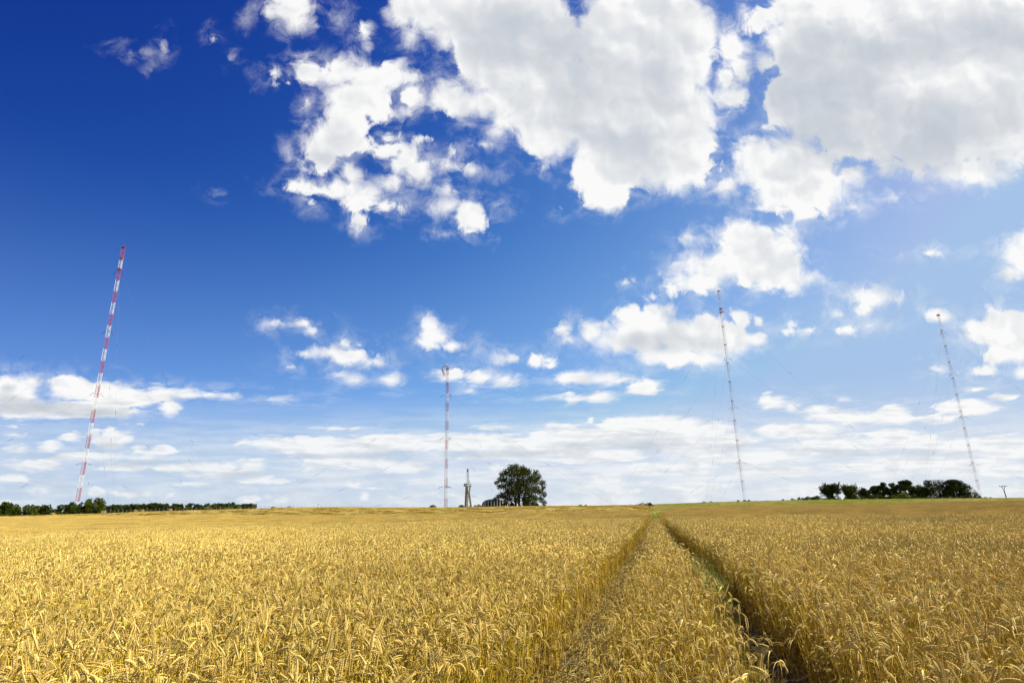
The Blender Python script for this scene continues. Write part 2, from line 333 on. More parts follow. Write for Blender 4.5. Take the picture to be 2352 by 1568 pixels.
def tag(o, label=None, cat=None, group=None, kind=None):
    if label: o['label'] = label
    if cat: o['category'] = cat
    if group: o['group'] = group
    if kind: o['kind'] = kind
    return o
def empty(name, loc, rz=0, label=None, cat=None, group=None):
    o = bpy.data.objects.new(name, None); COL.objects.link(o); o.location = loc; o.rotation_euler = (0, 0, rz); o.empty_display_size = .3
    return tag(o, label, cat, group)

# ------------------------------------------------------------------ terrain
T_AZ = np.radians([-180, -60, -45, -40, -34, -29, -23, -19, -7, 0, 8, 13, 20, 27, 33, 40, 50, 180])
T_EL = np.radians([.0, .0, .05, .07, .17, .30, .33, .31, .14, .15, .05, .08, .17, .17, .10, .0, .0, 0])
T_VEG = np.array([0, 0, .3, .3, .4, .5, .4, .4, .7, .8, .8, .5, .4, .4, .4, .4, .4, 0])
T_R0 = np.array([60, 60, 60, 60, 60, 60, 60, 60, 70, 80, 110, 240, 250, 250, 250, 250, 250, 60.])
T_RC = np.array([250, 250, 260, 260, 260, 260, 260, 260, 250, 250, 265, 320, 320, 320, 320, 320, 320, 250.])
def terrain(x, y):
    x = np.asarray(x, float); y = np.asarray(y, float)
    az = np.arctan2(x, y); r = np.hypot(x, y)
    el = np.interp(az, T_AZ, T_EL); veg = np.interp(az, T_AZ, T_VEG); r0 = np.interp(az, T_AZ, T_R0); rc = np.interp(az, T_AZ, T_RC)
    zc = EYE + rc*np.tan(el) - veg
    t = np.clip((r-r0)/(rc-r0), 0, 1); t = t*t*(3-2*t)
    z = zc*t
    return z + .03*np.sin(x*.21+1)*np.sin(y*.17)*np.clip((r-8)/20, 0, 1)
# tramlines left by tractor wheels
def track_l(y): return np.interp(y, [-5, 6.15, 10.1, 29.5, 76.3, 200], [-2.1, .55, 1.48, 6.3, 17.4, 46.5])
def track_r(y): return np.interp(y, [-5, 5.8, 10.8, 15, 22.1, 57, 82.6, 200], [-.26, 2.29, 3.42, 4.33, 5.82, 13.3, 19.4, 46.6])
# front edge of the mown part (standing crop is nearer)
MOWN = np.array([(-240, 205), (-160, 166), (-76, 122), (-29, 102), (-7, 100), (9, 114), (22, 130), (60, 200)])
def standing(x, y):
    x = np.asarray(x, float); y = np.asarray(y, float)
    left = x < track_r(y)
    ok = np.where(left, y < np.interp(x, MOWN[:, 0], MOWN[:, 1]), np.hypot(x, y) < 252+14*np.sin(x*.05))
    return ok
soil = mat('soil', (.04, .026, .010), .95, color2=(.09, .06, .02), scale=9., bump=.4)
stubble_m = mat('stubble', (.43, .325, .07), .9, color2=(.34, .245, .05), scale=.55)
turf_m = mat('turf', (.38, .35, .065), .9, color2=(.29, .30, .045), scale=.4)
farland_m = mat('farmland', (.10, .12, .035), .9, color2=(.15, .13, .05), scale=.02)
def make_ground():
    rr = np.concatenate([np.linspace(0, 12, 13), np.linspace(13, 60, 36), np.linspace(62, 340, 140), np.geomspace(350, 9000, 24)])
    aa = np.concatenate([np.linspace(-180, -56, 32), np.linspace(-55, 55, 221), np.linspace(56, 179, 32)])
    na = len(aa); A, R_ = np.meshgrid(np.radians(aa), rr[1:])
    X = R_*np.sin(A); Y = R_*np.cos(A); Z = terrain(X, Y)
    V = np.concatenate([[[0, 0, 0]], np.stack([X.ravel(), Y.ravel(), Z.ravel()], 1)])
    F = [(0, 1+(j+1) % na, 1+j) for j in range(na)]
    for i in range(len(rr)-2):
        for j in range(na):
            k = (j+1) % na
            F.append((1+i*na+j, 1+i*na+k, 1+(i+1)*na+k, 1+(i+1)*na+j))
    b = MB(); b.add(V, F)
    cx = np.array([V[list(f)].mean(0) for f in F])
    r = np.hypot(cx[:, 0], cx[:, 1]); az = np.arctan2(cx[:, 0], cx[:, 1])
    st = standing(cx[:, 0], cx[:, 1])
    mi = np.where(st, 0, np.where((cx[:, 0] < track_r(cx[:, 1])-1.5) & (cx[:, 1] > 0), 1, 2))
    mi = np.where(r > 420, 3, mi)
    b.m = mi.tolist()
    o = b.build('ground', [soil, stubble_m, turf_m, farland_m], smooth=True)
    tag(o, kind='structure')
make_ground()

# ------------------------------------------------------------------ wheat
ear_m = mat('wheat_ear', (.72, .545, .15), .6, trans=.05, obj_random=.28)
stem_m = mat('wheat_stem', (.58, .42, .036), .5, trans=.08, obj_random=.28)
leaf_m = mat('wheat_leaf', (.27, .185, .027), .7, trans=.08, obj_random=.35)
def bent_path(h, bend, length, n, neck=.10, lean=.03):
    """stem rising to h, curving over the neck, then an ear of given length; returns points and index where the ear starts"""
    pts = [np.array([0, 0, 0.])]; ang = lean; ds = h/n
    for i in range(n):
        pts.append(pts[-1]+ds*np.array([sin(ang), 0, cos(ang)])); ang += .01
    k = 4; turn = bend*.62
    for i in range(k):
        ang += turn/k; pts.append(pts[-1]+neck/k*np.array([sin(ang), 0, cos(ang)]))
    e0 = len(pts)-1; ne = 10
    for i in range(ne):
        ang += bend*.38/ne; pts.append(pts[-1]+length/ne*np.array([sin(ang), 0, cos(ang)]))
    return np.array(pts), e0
def leaf_blade(b, rg, z0, az, ln, droop, w=.006):
    n = 5; p = []; ang = .5
    q = np.array([0, 0, z0])
    for i in range(n+1):
        p.append(q.copy()); q = q+ln/n*np.array([sin(ang)*cos(az), sin(ang)*sin(az), cos(ang)]); ang += droop/n*(1.6 if i == 2 else 1)
    p = np.array(p); side = np.array([-sin(az+.4), cos(az+.4), .3])
    ww = w*np.array([.8, 1, 1, .8, .5, .05])
    v = np.concatenate([p+side*ww[:, None], p-side*ww[:, None]])
    b.add(v, [(i, i+1, n+2+i, n+1+i) for i in range(n)], 2)
def fine_stalk(b, rg, off=(0, 0, 0)):
    h = rg.uniform(.58, .78); bend = rg.choice([rg.uniform(.2, .8), rg.uniform(1.2, 2.3), rg.uniform(2.2, 2.9)], p=[.12, .5, .38])
    ln = rg.uniform(.07, .095)
    pts, e0 = bent_path(h, bend, ln, 6, neck=rg.uniform(.07, .14), lean=rg.uniform(-.05, .07))
    s = MB(); s.tube(pts[:e0+1], np.linspace(.0021, .0014, e0+1), 3, 1, cap=False)
    # ear: two rows of overlapping spikelets
    ear = pts[e0:]; t = np.gradient(ear, axis=0); t /= np.linalg.norm(t, axis=1)[:, None]
    tw = rg.uniform(0, pi); sv = np.array([0, 1., 0])
    npair = 11
    for i in range(npair*2):
        u = (i+.3)/(npair*2)*(len(ear)-1); k = int(u); c = ear[k]+(u-k)*(ear[min(k+1, len(ear)-1)]-ear[k])
        T = t[k]; Nn = np.cross(T, sv); S = sv*cos(tw)+Nn*sin(tw); B_ = np.cross(T, S)
        sg = 1 if i % 2 else -1; g = .75+.35*sin(pi*min(1, (i+2)/(npair*2)))
        d = T*.85+S*sg*.52; d /= np.linalg.norm(d)
        o = c+S*sg*.0032; l = .0155*g; wd = .0047*g
        e1 = np.cross(d, B_); e1 /= np.linalg.norm(e1)
        mid = o+d*l*.45
        v = [o, mid+e1*wd*.8, mid+B_*wd*1.25, mid-e1*wd*.8, mid-B_*wd*1.25, o+d*l]
        s.add(v, [(0, 2, 1), (0, 3, 2), (0, 4, 3), (0, 1, 4), (5, 1, 2), (5, 2, 3), (5, 3, 4), (5, 4, 1)], 0)
    for _ in range(rg.integers(2, 5)):
        leaf_blade(s, rg, rg.uniform(.08, .42), rg.uniform(0, 6.3), rg.uniform(.12, .22), rg.uniform(1.2, 2.6), rg.uniform(.003, .006))
    R_ = rot2(rg.uniform(0, 6.28)) if np.any(off) else np.eye(3)
    merge(b, s, R_, off)
def rot2(a): return np.array([[cos(a), -sin(a), 0], [sin(a), cos(a), 0], [0, 0, 1]])
def merge(b, s, R_, off, sc_=1.):
    v = np.concatenate(s.v)@R_.T*sc_+np.array(off); n0 = b.n
    b.v.append(v); b.f += [tuple(i+n0 for i in q) for q in s.f]; b.m += s.m; b.n += len(v)
def mid_stalk(rg, segs=4):
    h = rg.uniform(.60, .79); bend = rg.choice([rg.uniform(.2, .8), rg.uniform(1.2, 2.3), rg.uniform(2.2, 2.9)], p=[.12, .5, .38])
    pts, e0 = bent_path(h, bend, rg.uniform(.07, .095), 2, neck=.1, lean=rg.uniform(-.06, .08))
    s = MB(); st = np.concatenate([pts[:3], pts[4:e0+1:2]]); s.tube(st, .0022, 3, 1, cap=False)
    idx = np.linspace(e0, len(pts)-1, segs+1).round().astype(int)
    prof = np.array([.45, 1.0, 1.05, .9, .2])[:segs+1] if segs == 4 else np.array([.7, 1., .2])
    s.tube(pts[idx], prof*.0078, 4, 0, cap=False)
    leaf_blade(s, rg, rg.uniform(.15, .45), rg.uniform(0, 6.3), rg.uniform(.12, .22), rg.uniform(1.2, 2.6), .005)
    return s
def far_tile(rg, size, n, w=.015):
    b = MB()
    for _ in range(n):
        x, y = rg.uniform(-size/2, size/2, 2); a = rg.uniform(0, 6.28); bd = rg.uniform(.3, 1); h = rg.uniform(.72, .86)
        dx, dy = cos(a), sin(a); l = .10
        p = np.array([[0, 0, .15], [.02*dx, .02*dy, h-.05], [.05*dx, .05*dy, h], [(.05+l*bd*.8)*dx, (.05+l*bd*.8)*dy, h-.05*bd]])
        sd_ = np.array([-dy, dx, 0])*w*.5
        off = np.array([x, y, 0])
        v = np.concatenate([p+off+sd_[None]*np.array([.35, .35, 1, .5])[:, None], p+off-sd_[None]*np.array([.35, .35, 1, .5])[:, None]])
        b.add(v, [(0, 1, 5, 4)], 1); b.add(v, [(1, 2, 6, 5), (2, 3, 7, 6)], 0)
        up = np.array([0, 0, w*.7]); q = p[1:]+off
        b.add(np.concatenate([q+up*np.array([.2, .6, .2])[:, None], q-up*np.array([.2, .6, .2])[:, None]]), [(0, 1, 4, 3), (1, 2, 5, 4)], 0)
    return b

def scatter_object(name, protos, pts, rots, scales, sels, mats):
    """one object: its mesh holds small prototype plants and a cloud of points; geometry nodes set the plants on the points"""
    vs = [np.asarray(pts, float)]; fs = []; mi = []; n = len(pts); pid = [np.full(n, -1)]
    for k, b in enumerate(protos):
        v = np.concatenate(b.v); vs.append(v); fs += [tuple(i+n for i in q) for q in b.f]; mi += b.m; n += len(v); pid.append(np.full(len(v), k))
    me = bpy.data.meshes.new(name); me.from_pydata(np.concatenate(vs).tolist(), [], fs)
    for m in mats: me.materials.append(m)
    me.polygons.foreach_set('material_index', mi)
    a = me.attributes.new('pid', 'INT', 'POINT'); a.data.foreach_set('value', np.concatenate(pid).astype(np.int32))
    z = np.zeros(n-len(pts))
    a = me.attributes.new('sel', 'INT', 'POINT'); a.data.foreach_set('value', np.concatenate([sels, z]).astype(np.int32))
    a = me.attributes.new('scl', 'FLOAT', 'POINT'); a.data.foreach_set('value', np.concatenate([scales, z]).astype(np.float32))
    rv = np.zeros((n, 3), np.float32); rv[:len(pts)] = rots
    a = me.attributes.new('rot', 'FLOAT_VECTOR', 'POINT'); a.data.foreach_set('vector', rv.ravel())
    o = bpy.data.objects.new(name, me); COL.objects.link(o)
    g = bpy.data.node_groups.new(name+'_scatter', 'GeometryNodeTree')
    g.interface.new_socket('Geometry', in_out='INPUT', socket_type='NodeSocketGeometry'); g.interface.new_socket('Geometry', in_out='OUTPUT', socket_type='NodeSocketGeometry')
    N = g.nodes.new; L = g.links.new
    gi = N('NodeGroupInput'); go = N('NodeGroupOutput'); jo = N('GeometryNodeJoinGeometry')
    def attr(nm, ty):
        q = N('GeometryNodeInputNamedAttribute'); q.data_type = ty; q.inputs[0].default_value = nm
        return next(s_ for s_ in q.outputs if s_.enabled and s_.name == 'Attribute')
    def eq(sock, k):
        c = N('FunctionNodeCompare'); c.data_type = 'INT'; c.operation = 'EQUAL'
        ins = [s_ for s_ in c.inputs if s_.enabled and s_.type == 'INT']
        L(sock, ins[0]); ins[1].default_value = k; return c.outputs[0]
    P_, S_, C_, R_ = attr('pid', 'INT'), attr('sel', 'INT'), attr('scl', 'FLOAT'), attr('rot', 'FLOAT_VECTOR')
    e2r = N('FunctionNodeEulerToRotation'); L(R_, e2r.inputs[0])
    def separate(k):
        q = N('GeometryNodeSeparateGeometry'); q.domain = 'POINT'; L(gi.outputs[0], q.inputs[0]); L(eq(P_, k), q.inputs[1]); return q.outputs[0]
    P0 = separate(-1)
    for k in range(len(protos)):
        ip = N('GeometryNodeInstanceOnPoints')
        L(P0, ip.inputs['Points']); L(eq(S_, k), ip.inputs['Selection']); L(separate(k), ip.inputs['Instance']); L(e2r.outputs[0], ip.inputs['Rotation']); L(C_, ip.inputs['Scale'])
        L(ip.outputs[0], jo.inputs[0])
    L(jo.outputs[0], go.inputs[0])
    md = o.modifiers.new('scatter', 'NODES'); md.node_group = g
    return o

def fan(r0, r1, dens, a0=-52, a1=52):
    n = int(.5*(r1*r1-r0*r0)*radians(a1-a0)*dens)
    r = np.sqrt(rng.uniform(r0*r0, r1*r1, n)); a = np.radians(rng.uniform(a0, a1, n))
    return r*np.sin(a), r*np.cos(a)
def off_track(x, y, hw, jit=.07):
    j = jit*np.sin(y*2.3)+jit*np.sin(y*5.1+1)+rng.normal(0, .04, len(x))
    hw = hw*(1+np.clip((y-75)/50, 0, 1)*2.6)
    return (np.abs(x-track_l(y)+.04) > hw*1.02+j) & (np.abs(x-track_r(y)) > hw*1.12+j*.7)

def make_wheat():
    rg = np.random.default_rng(3)
    protos = []
    for _ in range(16):
        b = MB(); fine_stalk(b, rg); protos.append(b)
    nf = len(protos)
    for _ in range(8):
        b = MB()
        for _ in range(7):
            merge(b, mid_stalk(rg), rot2(rg.uniform(0, 6.28)), (rg.normal(0, .055), rg.normal(0, .055), rg.uniform(-.05, .03)))
        protos.append(b)
    nm = len(protos)
    for _ in range(6): protos.append(far_tile(rg, 1.15, 190))
    n2 = len(protos)
    for _ in range(4): protos.append(far_tile(rg, 2.7, 420, .02))
    P, R_, S, K = [], [], [], []
    def put(x, y, sel0, sel1, tilt, s0, s1):
        n = len(x); z = terrain(x, y)
        P.append(np.stack([x, y, z], 1)); R_.append(np.stack([rng.normal(0, tilt, n), rng.normal(0, tilt, n), rng.uniform(0, 6.283, n)], 1))
        patch = 1+.035*np.sin(x*.9+np.sin(y*.7))*np.sin(y*1.1)+.03*np.sin(x*.31+y*.23)
        mid_strip = (x > track_l(y)) & (x < track_r(y))
        S.append(rng.uniform(s0, s1, n)*patch*np.where(mid_strip, rng.uniform(.75, 1., n)*np.interp((x-track_l(y))/(track_r(y)-track_l(y))+.12*np.clip((y-8)/20, 0, 1), [0, .10, .22, .5, .85, 1], [.45, .62, .85, .98, 1., .92]), 1)); K.append(rng.integers(sel0, sel1, n))
    x, y = fan(.9, 11.5, 400)
    m = (y > .55) & off_track(x, y, .30); x, y = x[m], y[m]
    # the strip between the wheel marks is thinner
    thin = (x > track_l(y)) & (x < track_r(y)) & (rng.random(len(x)) < .25); x, y = x[~thin], y[~thin]
    put(x, y, 0, nf, .10, .9, 1.12)
    x, y = fan(11, 42, 66); m = off_track(x, y, .36); x, y = x[m], y[m]; put(x, y, nf, nm, .05, .92, 1.1)
    x, y = fan(41, 175, 1.15); m = standing(x, y) & off_track(x, y, .70, .1); x, y = x[m], y[m]; put(x, y, nm, n2, .0, .95, 1.06)
    x, y = fan(130, 268, .24, 6, 52); m = standing(x, y) & (x > track_r(y)); x, y = x[m], y[m]; put(x, y, n2, n2+4, .0, .96, 1.04)
    # a strip still standing behind the mown part
    x, y = fan(236, 268, .6, -22, 15); r = np.hypot(x, y); az = np.degrees(np.arctan2(x, y))
    m = (r > np.interp(az, [-22, -16, 6, 10, 14], [266, 252, 244, 238, 236])) & (x < track_r(y)+12); x, y = x[m], y[m]; put(x, y, n2, n2+4, .0, .9, 1.0)
    o = scatter_object('wheat', protos, np.concatenate(P), np.concatenate(R_), np.concatenate(S), np.concatenate(K), [ear_m, stem_m, leaf_m])
    tag(o, 'ripe golden wheat standing in the field on both sides of the tractor tracks', 'wheat', kind='stuff')
make_wheat()

def make_straw():
    rg = np.random.default_rng(11); protos = []
    for _ in range(6):          # flattened stalks in the wheel marks
        b = MB()
        for _ in range(9):
            s = mid_stalk(rg); v = np.concatenate(s.v)
            a = rg.uniform(1.25, 1.56); Rx = np.array([[cos(a), 0, sin(a)], [0, 1, 0], [-sin(a), 0, cos(a)]])
            merge(b, s, rot2(rg.normal(0, .9))@Rx, (rg.normal(0, .12), rg.normal(0, .12), rg.uniform(.02, .10)), rg.uniform(.5, .95))
        protos.append(b)
    n1 = len(protos)
    for _ in range(5):          # loose mown straw
        b = MB()
        for _ in range(260):
            L_ = rg.uniform(.3, .8); a = rg.normal(0, .8); p = np.array([rg.normal(0, 1.0), rg.normal(0, .42), 0]); p[2] = max(.04, rg.uniform(.05, .42)*math.exp(-(p[1]/.5)**2))
            d = np.array([cos(a), sin(a), rg.normal(0, .25)])*L_/2; w = np.array([-sin(a), cos(a), .6])*.022
            b.add([p-d-w, p+d-w, p+d+w, p-d+w], [(0, 1, 2, 3)], 1)
        protos.append(b)
    P, R_, S, K = [], [], [], []
    for tr, hw, n in ((track_l, .27, 1500), (track_r, .2, 350)):
        y = 1+rng.uniform(0, 1, n)**1.5*90; x = tr(y)+rng.uniform(-hw, hw, n)
        P.append(np.stack([x, y, terrain(x, y)], 1)); R_.append(np.stack([np.zeros(n), np.zeros(n), rng.choice([1.3, -1.8], n)+rng.normal(0, .5, n)], 1)); S.append(rng.uniform(.7, 1.1, n)); K.append(rng.integers(0, n1, n))
    # swaths: rows across the slope
    for i, yy in enumerate(np.arange(98, 275, 6.)):
        xs = np.arange(-190, 40, 1.7); y = yy+.10*np.abs(xs)*0+.3*np.sin(xs*.11+i)+rng.normal(0, .12, len(xs)); y = y-.28*np.minimum(xs, 0)*1.0
        x = xs; r = np.hypot(x, y)
        keep = ~standing(x, y) & (r < 262) & (x < track_r(y)-3) & (np.abs(np.degrees(np.arctan2(x, y))) < 54) & (rng.random(len(x)) > .12)
        az = np.degrees(np.arctan2(x, y)); keep &= ~((az > -20) & (r > np.interp(az, [-22, -16, 6, 10, 14], [266, 252, 244, 238, 236])-1.5))
        x, y = x[keep], y[keep]; n = len(x)
        P.append(np.stack([x, y, terrain(x, y)], 1)); R_.append(np.stack([np.zeros(n), np.zeros(n), -.27+rng.normal(0, .15, n)+pi*rng.integers(0, 2, n)], 1)); S.append(rng.uniform(.7, 1.25, n)); K.append(rng.integers(n1, n1+5, n))
    o = scatter_object('straw', protos, np.concatenate(P), np.concatenate(R_), np.concatenate(S), np.concatenate(K), [ear_m, straw_m, leaf_m])
    tag(o, 'cut straw lying in rows on the mown field and flattened in the tracks', 'straw', kind='stuff')
straw_m = mat('straw', (.50, .385, .10), .6, trans=.15, obj_random=.25)
make_straw()

grass_m = mat('grass_blades', (.34, .37, .045), .6, trans=.3, obj_random=.35)
drygrass_m = mat('dry_grass_blades', (.5, .42, .13), .6, trans=.3, obj_random=.3)
def make_grass():
    rg = np.random.default_rng(21); protos = []
    def tuft(n, sp, h, w, dry, lean=.5):
        b = MB()
        for _ in range(n):
            a = rg.uniform(0, 6.28); hh = h*rg.uniform(.5, 1.1); ln = rg.uniform(.1, lean)*hh; x, y = rg.normal(0, sp, 2)
            dx, dy = cos(a), sin(a); s = np.array([-dy, dx, 0])*w/2
            p = np.array([[x, y, 0], [x+dx*ln*.4, y+dy*ln*.4, hh*.6], [x+dx*ln, y+dy*ln, hh]])
            b.add([p[0]-s, p[0]+s, p[1]+s*.9, p[1]-s*.9, p[2]], [(0, 1, 2, 3), (3, 2, 4)], 1 if rg.random() < dry else 0)
        return b
    for _ in range(3): protos.append(tuft(40, .07, .42, .009, .25))          # near, in the wheel mark
    for _ in range(3): protos.append(tuft(60, .45, .5, .05, .12))           # verge, green
    for _ in range(3): protos.append(tuft(60, .45, .5, .05, .75))           # verge, dry
    P, R_, S, K = [], [], [], []
    def put(x, y, a, b, s0, s1):
        n = len(x); P.append(np.stack([x, y, terrain(x, y)], 1)); R_.append(np.stack([np.zeros(n), np.zeros(n), rng.uniform(0, 6.28, n)], 1)); S.append(rng.uniform(s0, s1, n)); K.append(rng.integers(a, b, n))
    y = np.clip(rng.normal(14, 1.7, 150), 10., 19); put(track_r(y)+rng.normal(.2, .12, len(y)), y, 0, 3, .6, 1.25)
    y = rng.uniform(5, 30, 60); put(track_r(y)+rng.normal(0, .12, len(y)), y, 0, 3, .4, .9)
    y = rng.uniform(19, 21, 30); put(rng.normal(9.9, .4, 30), y, 0, 3, 1.6, 2.3)     # weeds showing above the crop
    y = rng.uniform(80, 190, 900); put((track_l(y)+track_r(y))/2+.2+rng.normal(0, .6, len(y))*np.clip((y-60)/40, .2, 1.3), y, 3, 6, .6, 1.3)
    y = rng.uniform(90, 125, 300); put(track_r(y)+1.4+rng.normal(0, .5, len(y)), y, 3, 9, 1.0, 1.9)
    x, y = fan(256, 330, .75, 11, 52); r = np.hypot(x, y); keep = r > 258+14*np.sin(x*.05)
    x, y = x[keep], y[keep]; gr = (np.sin(x*.09+1)+np.sin(y*.13)+rng.normal(0, .7, len(x)) > -.2) & (np.hypot(x, y) > 274)
    put(x[gr], y[gr], 3, 6, .7, 1.3); put(x[~gr], y[~gr], 6, 9, .7, 1.3)
    x, y = fan(258, 268, 1.0, -42, -29); put(x, y, 3, 6, .6, 1.2)
    o = scatter_object('grass', protos, np.concatenate(P), np.concatenate(R_), np.concatenate(S), np.concatenate(K), [grass_m, drygrass_m])
    tag(o, 'green and dry grass on the field verge and in the tractor track', 'grass', kind='stuff')
make_grass()

# ------------------------------------------------------------------ placing things by where they stand
def m_per_px(x, dist):          # metres per 2352-frame pixel for something at that bearing and horizontal distance
    d = ray(x, 1165); return dist/np.hypot(d[0], d[1])*(d@FWD)/FPX
def spot(x, dist, ybase=1165):
    az, _ = azel(x, ybase); X, Y = dist*sin(az), dist*cos(az); return X, Y, float(terrain(X, Y))
def height_to(x, ytop, dist, z):  # height that reaches the given sight line
    az, el = azel(x, ytop); return EYE+dist*tan(el)-z

# ------------------------------------------------------------------ guyed lattice masts
red_m = mat('red_paint', (.46, .045, .06), .45, var=.25, scale=.6)
white_m = mat('white_paint', (.74, .74, .72), .45, var=.12, scale=.6)
steel_m = mat('dark_steel', (.10, .09, .09), .5, var=.3, scale=1.)
wire_m = mat('guy_wire', (.16, .16, .18), .85, spec=.1)
insul_m = mat('insulator', (.07, .05, .05), .85, spec=.1)
concrete_m = mat('concrete', (.52, .45, .33), .85, color2=(.38, .33, .24), scale=.35, bump=.15)
BH, SIDE, NB = 12.27, 3.2, 22
TRI = [np.array([cos(a), sin(a)])*SIDE/math.sqrt(3) for a in (pi/2, pi/2+2*pi/3, pi/2+4*pi/3)]
def section(leg=.15, br=.065, ladder=True):
    b = MB(); n = 4; h = BH/n
    for t in TRI: b.tube([(*t, 0), (*t, BH)], leg, 5)
    for i in range(3):
        p, q = TRI[i], TRI[(i+1) % 3]
        for j in range(n):
            z0, z1 = j*h, (j+1)*h
            b.bar((*p, z0+.05), (*q, z0+.05), br, 4)
            if j % 2: b.bar((*p, z0), (*q, z1), br, 4)
            else: b.bar((*q, z0), (*p, z1), br, 4)
    if ladder:
        for s in (-.22, .22): b.bar((s, .2, 0), (s, .2, BH), .05, 4)
        for z in np.arange(.3, BH, .6): b.bar((-.22, .2, z), (.22, .2, z), .03, 3)
    return b
SEC_BOLD = (section(.17, .075).mesh('red_section', red_m), section(.17, .075).mesh('white_section', white_m))
red_pale = mat('hazy_red_paint', (.55, .13, .11), .5, var=.2, scale=.6); white_bright = mat('glare_white_paint', (.84, .84, .82), .45, var=.06, scale=.6)  # same mast paints made paler, haze and glare put into the colour
SEC_FINE = (section(.075, .032).mesh('red_section', red_pale), section(.075, .032).mesh('white_section', white_bright))
def ringplat(r=2.3, th=.3):
    b = MB(); k = 12
    b.tube([(0, 0, 0), (0, 0, th)], r, k)
    for i in range(k):
        a = i*2*pi/k+pi/k; b.bar((r*cos(a), r*sin(a), th), (r*cos(a), r*sin(a), th+1.1), .05, 4)
        a2 = a+2*pi/k; b.bar((r*cos(a), r*sin(a), th+1.1), (r*cos(a2), r*sin(a2), th+1.1), .05, 4)
    return b
PLAT = ringplat().mesh('platform', red_m); PLAT_DARK = ringplat(1.5, .12).mesh('platform', steel_m)
FOOT = MB(); FOOT.tube([(0, 0, -1.2), (0, 0, -.6)], .7, 10, 1); FOOT.tube([(0, 0, -.6), (0, 0, .5)], [.3, .6], 8)
for t_ in TRI: FOOT.bar((0, 0, .1), (*t_, 1.6), .12)
FOOT = FOOT.mesh('foot', [steel_m, concrete_m])
CAP = MB()
for i in range(3):
    p, q = TRI[i]*1.5, TRI[(i+1) % 3]*1.5
    CAP.bar((*p, .4), (*q, .4), .14); CAP.bar((*p, .4), (*(TRI[i]), 0), .14); CAP.bar((*p, .4), (0, 0, 1.3), .1)
CAP.tube([(0, 0, 0), (0, 0, .35)], 1.7, 8)
CAP.bar((0, 0, .3), (0, 0, 5.), .07, 5)
CAP = CAP.mesh('top_cap', red_m)
def inst(name, me, parent, loc=(0, 0, 0), rz=0):
    o = bpy.data.objects.new(name, me); COL.objects.link(o); o.parent = parent; o.location = loc; o.rotation_euler = (0, 0, rz); return o
def guys(root, levels, radii, azs, wr=.038, iw=.15, gone=()):
    for li, (z, R_) in enumerate(zip(levels, radii)):
        for ai, a in enumerate(azs):
            if (li, ai) in gone: continue
            p = np.array([1.5*cos(a), 1.5*sin(a), z]); q = np.array([R_*cos(a), R_*sin(a), -2.])
            n = 14; u = np.linspace(0, 1, n)[:, None]; pts = p+(q-p)*u; pts[:, 2] -= (4*u*(1-u)*np.linalg.norm(q-p)*.018)[:, 0]
            b = MB(); b.tube(pts, wr, 3); w = b.build('guy_wire', wire_m, root)
            Ls = np.linalg.norm(q-p)
            def at(s):
                t = s/Ls*(n-1); k = min(int(t), n-2); return pts[k]+(pts[k+1]-pts[k])*(t-k)
            sp = [(2., 3.5, .3), (4.3, 5.8, .3)]
            for f in (.36, .64): sp.append((f*Ls, f*Ls+5.5, iw))
            for (s0, s1, r) in sp:
                b = MB(); ss = np.linspace(s0, s1, 7); b.tube([at(s) for s in ss], [r*.5, r, r*.6, r, r*.6, r, r*.5], 6); b.build('insulator', insul_m, w)
def full_mast(x, dist, label, secs, az0, xtop, ytop, gaz, plats):
    X, Y, Z = spot(x, dist); H = height_to(xtop, ytop, dist, Z)
    root = empty('radio_mast', (X, Y, Z+.6), 0, label, 'radio mast', 'red and white guyed masts')
    s = (H-.6)/(BH*NB)
    for i in range(NB):
        o = inst('red_section' if i % 2 else 'white_section', secs[0 if i % 2 else 1], root, (0, 0, i*BH*s), az0); o.scale = (1, 1, s)
    inst('foot', FOOT, root, (0, 0, -.5)); inst('top_cap', CAP, root, (0, 0, H-.6), az0)
    for k, m in plats: inst('platform', m, root, (0, 0, k*BH*s-.3))
    HH = BH*NB*s
    guys(root, [.905*HH, .665*HH, .43*HH, .178*HH], [190, 190, 175, 120], [radians(a) for a in gaz])
    return root
full_mast(176, 705, 'tall red and white lattice mast at far left, rising from behind the leafy hedge', SEC_BOLD, .35, 281, 568, (193, 313, 73), [(21, PLAT), (20, PLAT), (21.98, PLAT_DARK)])
full_mast(1712, 770, 'thin pale lattice mast reaching up into the white cloud right of the big tree', SEC_FINE, .1, 1651, 669, (206, 326, 86), [(i, PLAT_DARK) for i in range(2, 21, 2)]+[(20, PLAT), (19.6, PLAT)])
full_mast(2258, 1050, 'thin lattice mast at far right, standing behind the small conifer', SEC_FINE, .5, 2157, 723, (215, 335, 95), [(i, PLAT_DARK) for i in range(2, 22, 2)]+[(21.95, PLAT)])
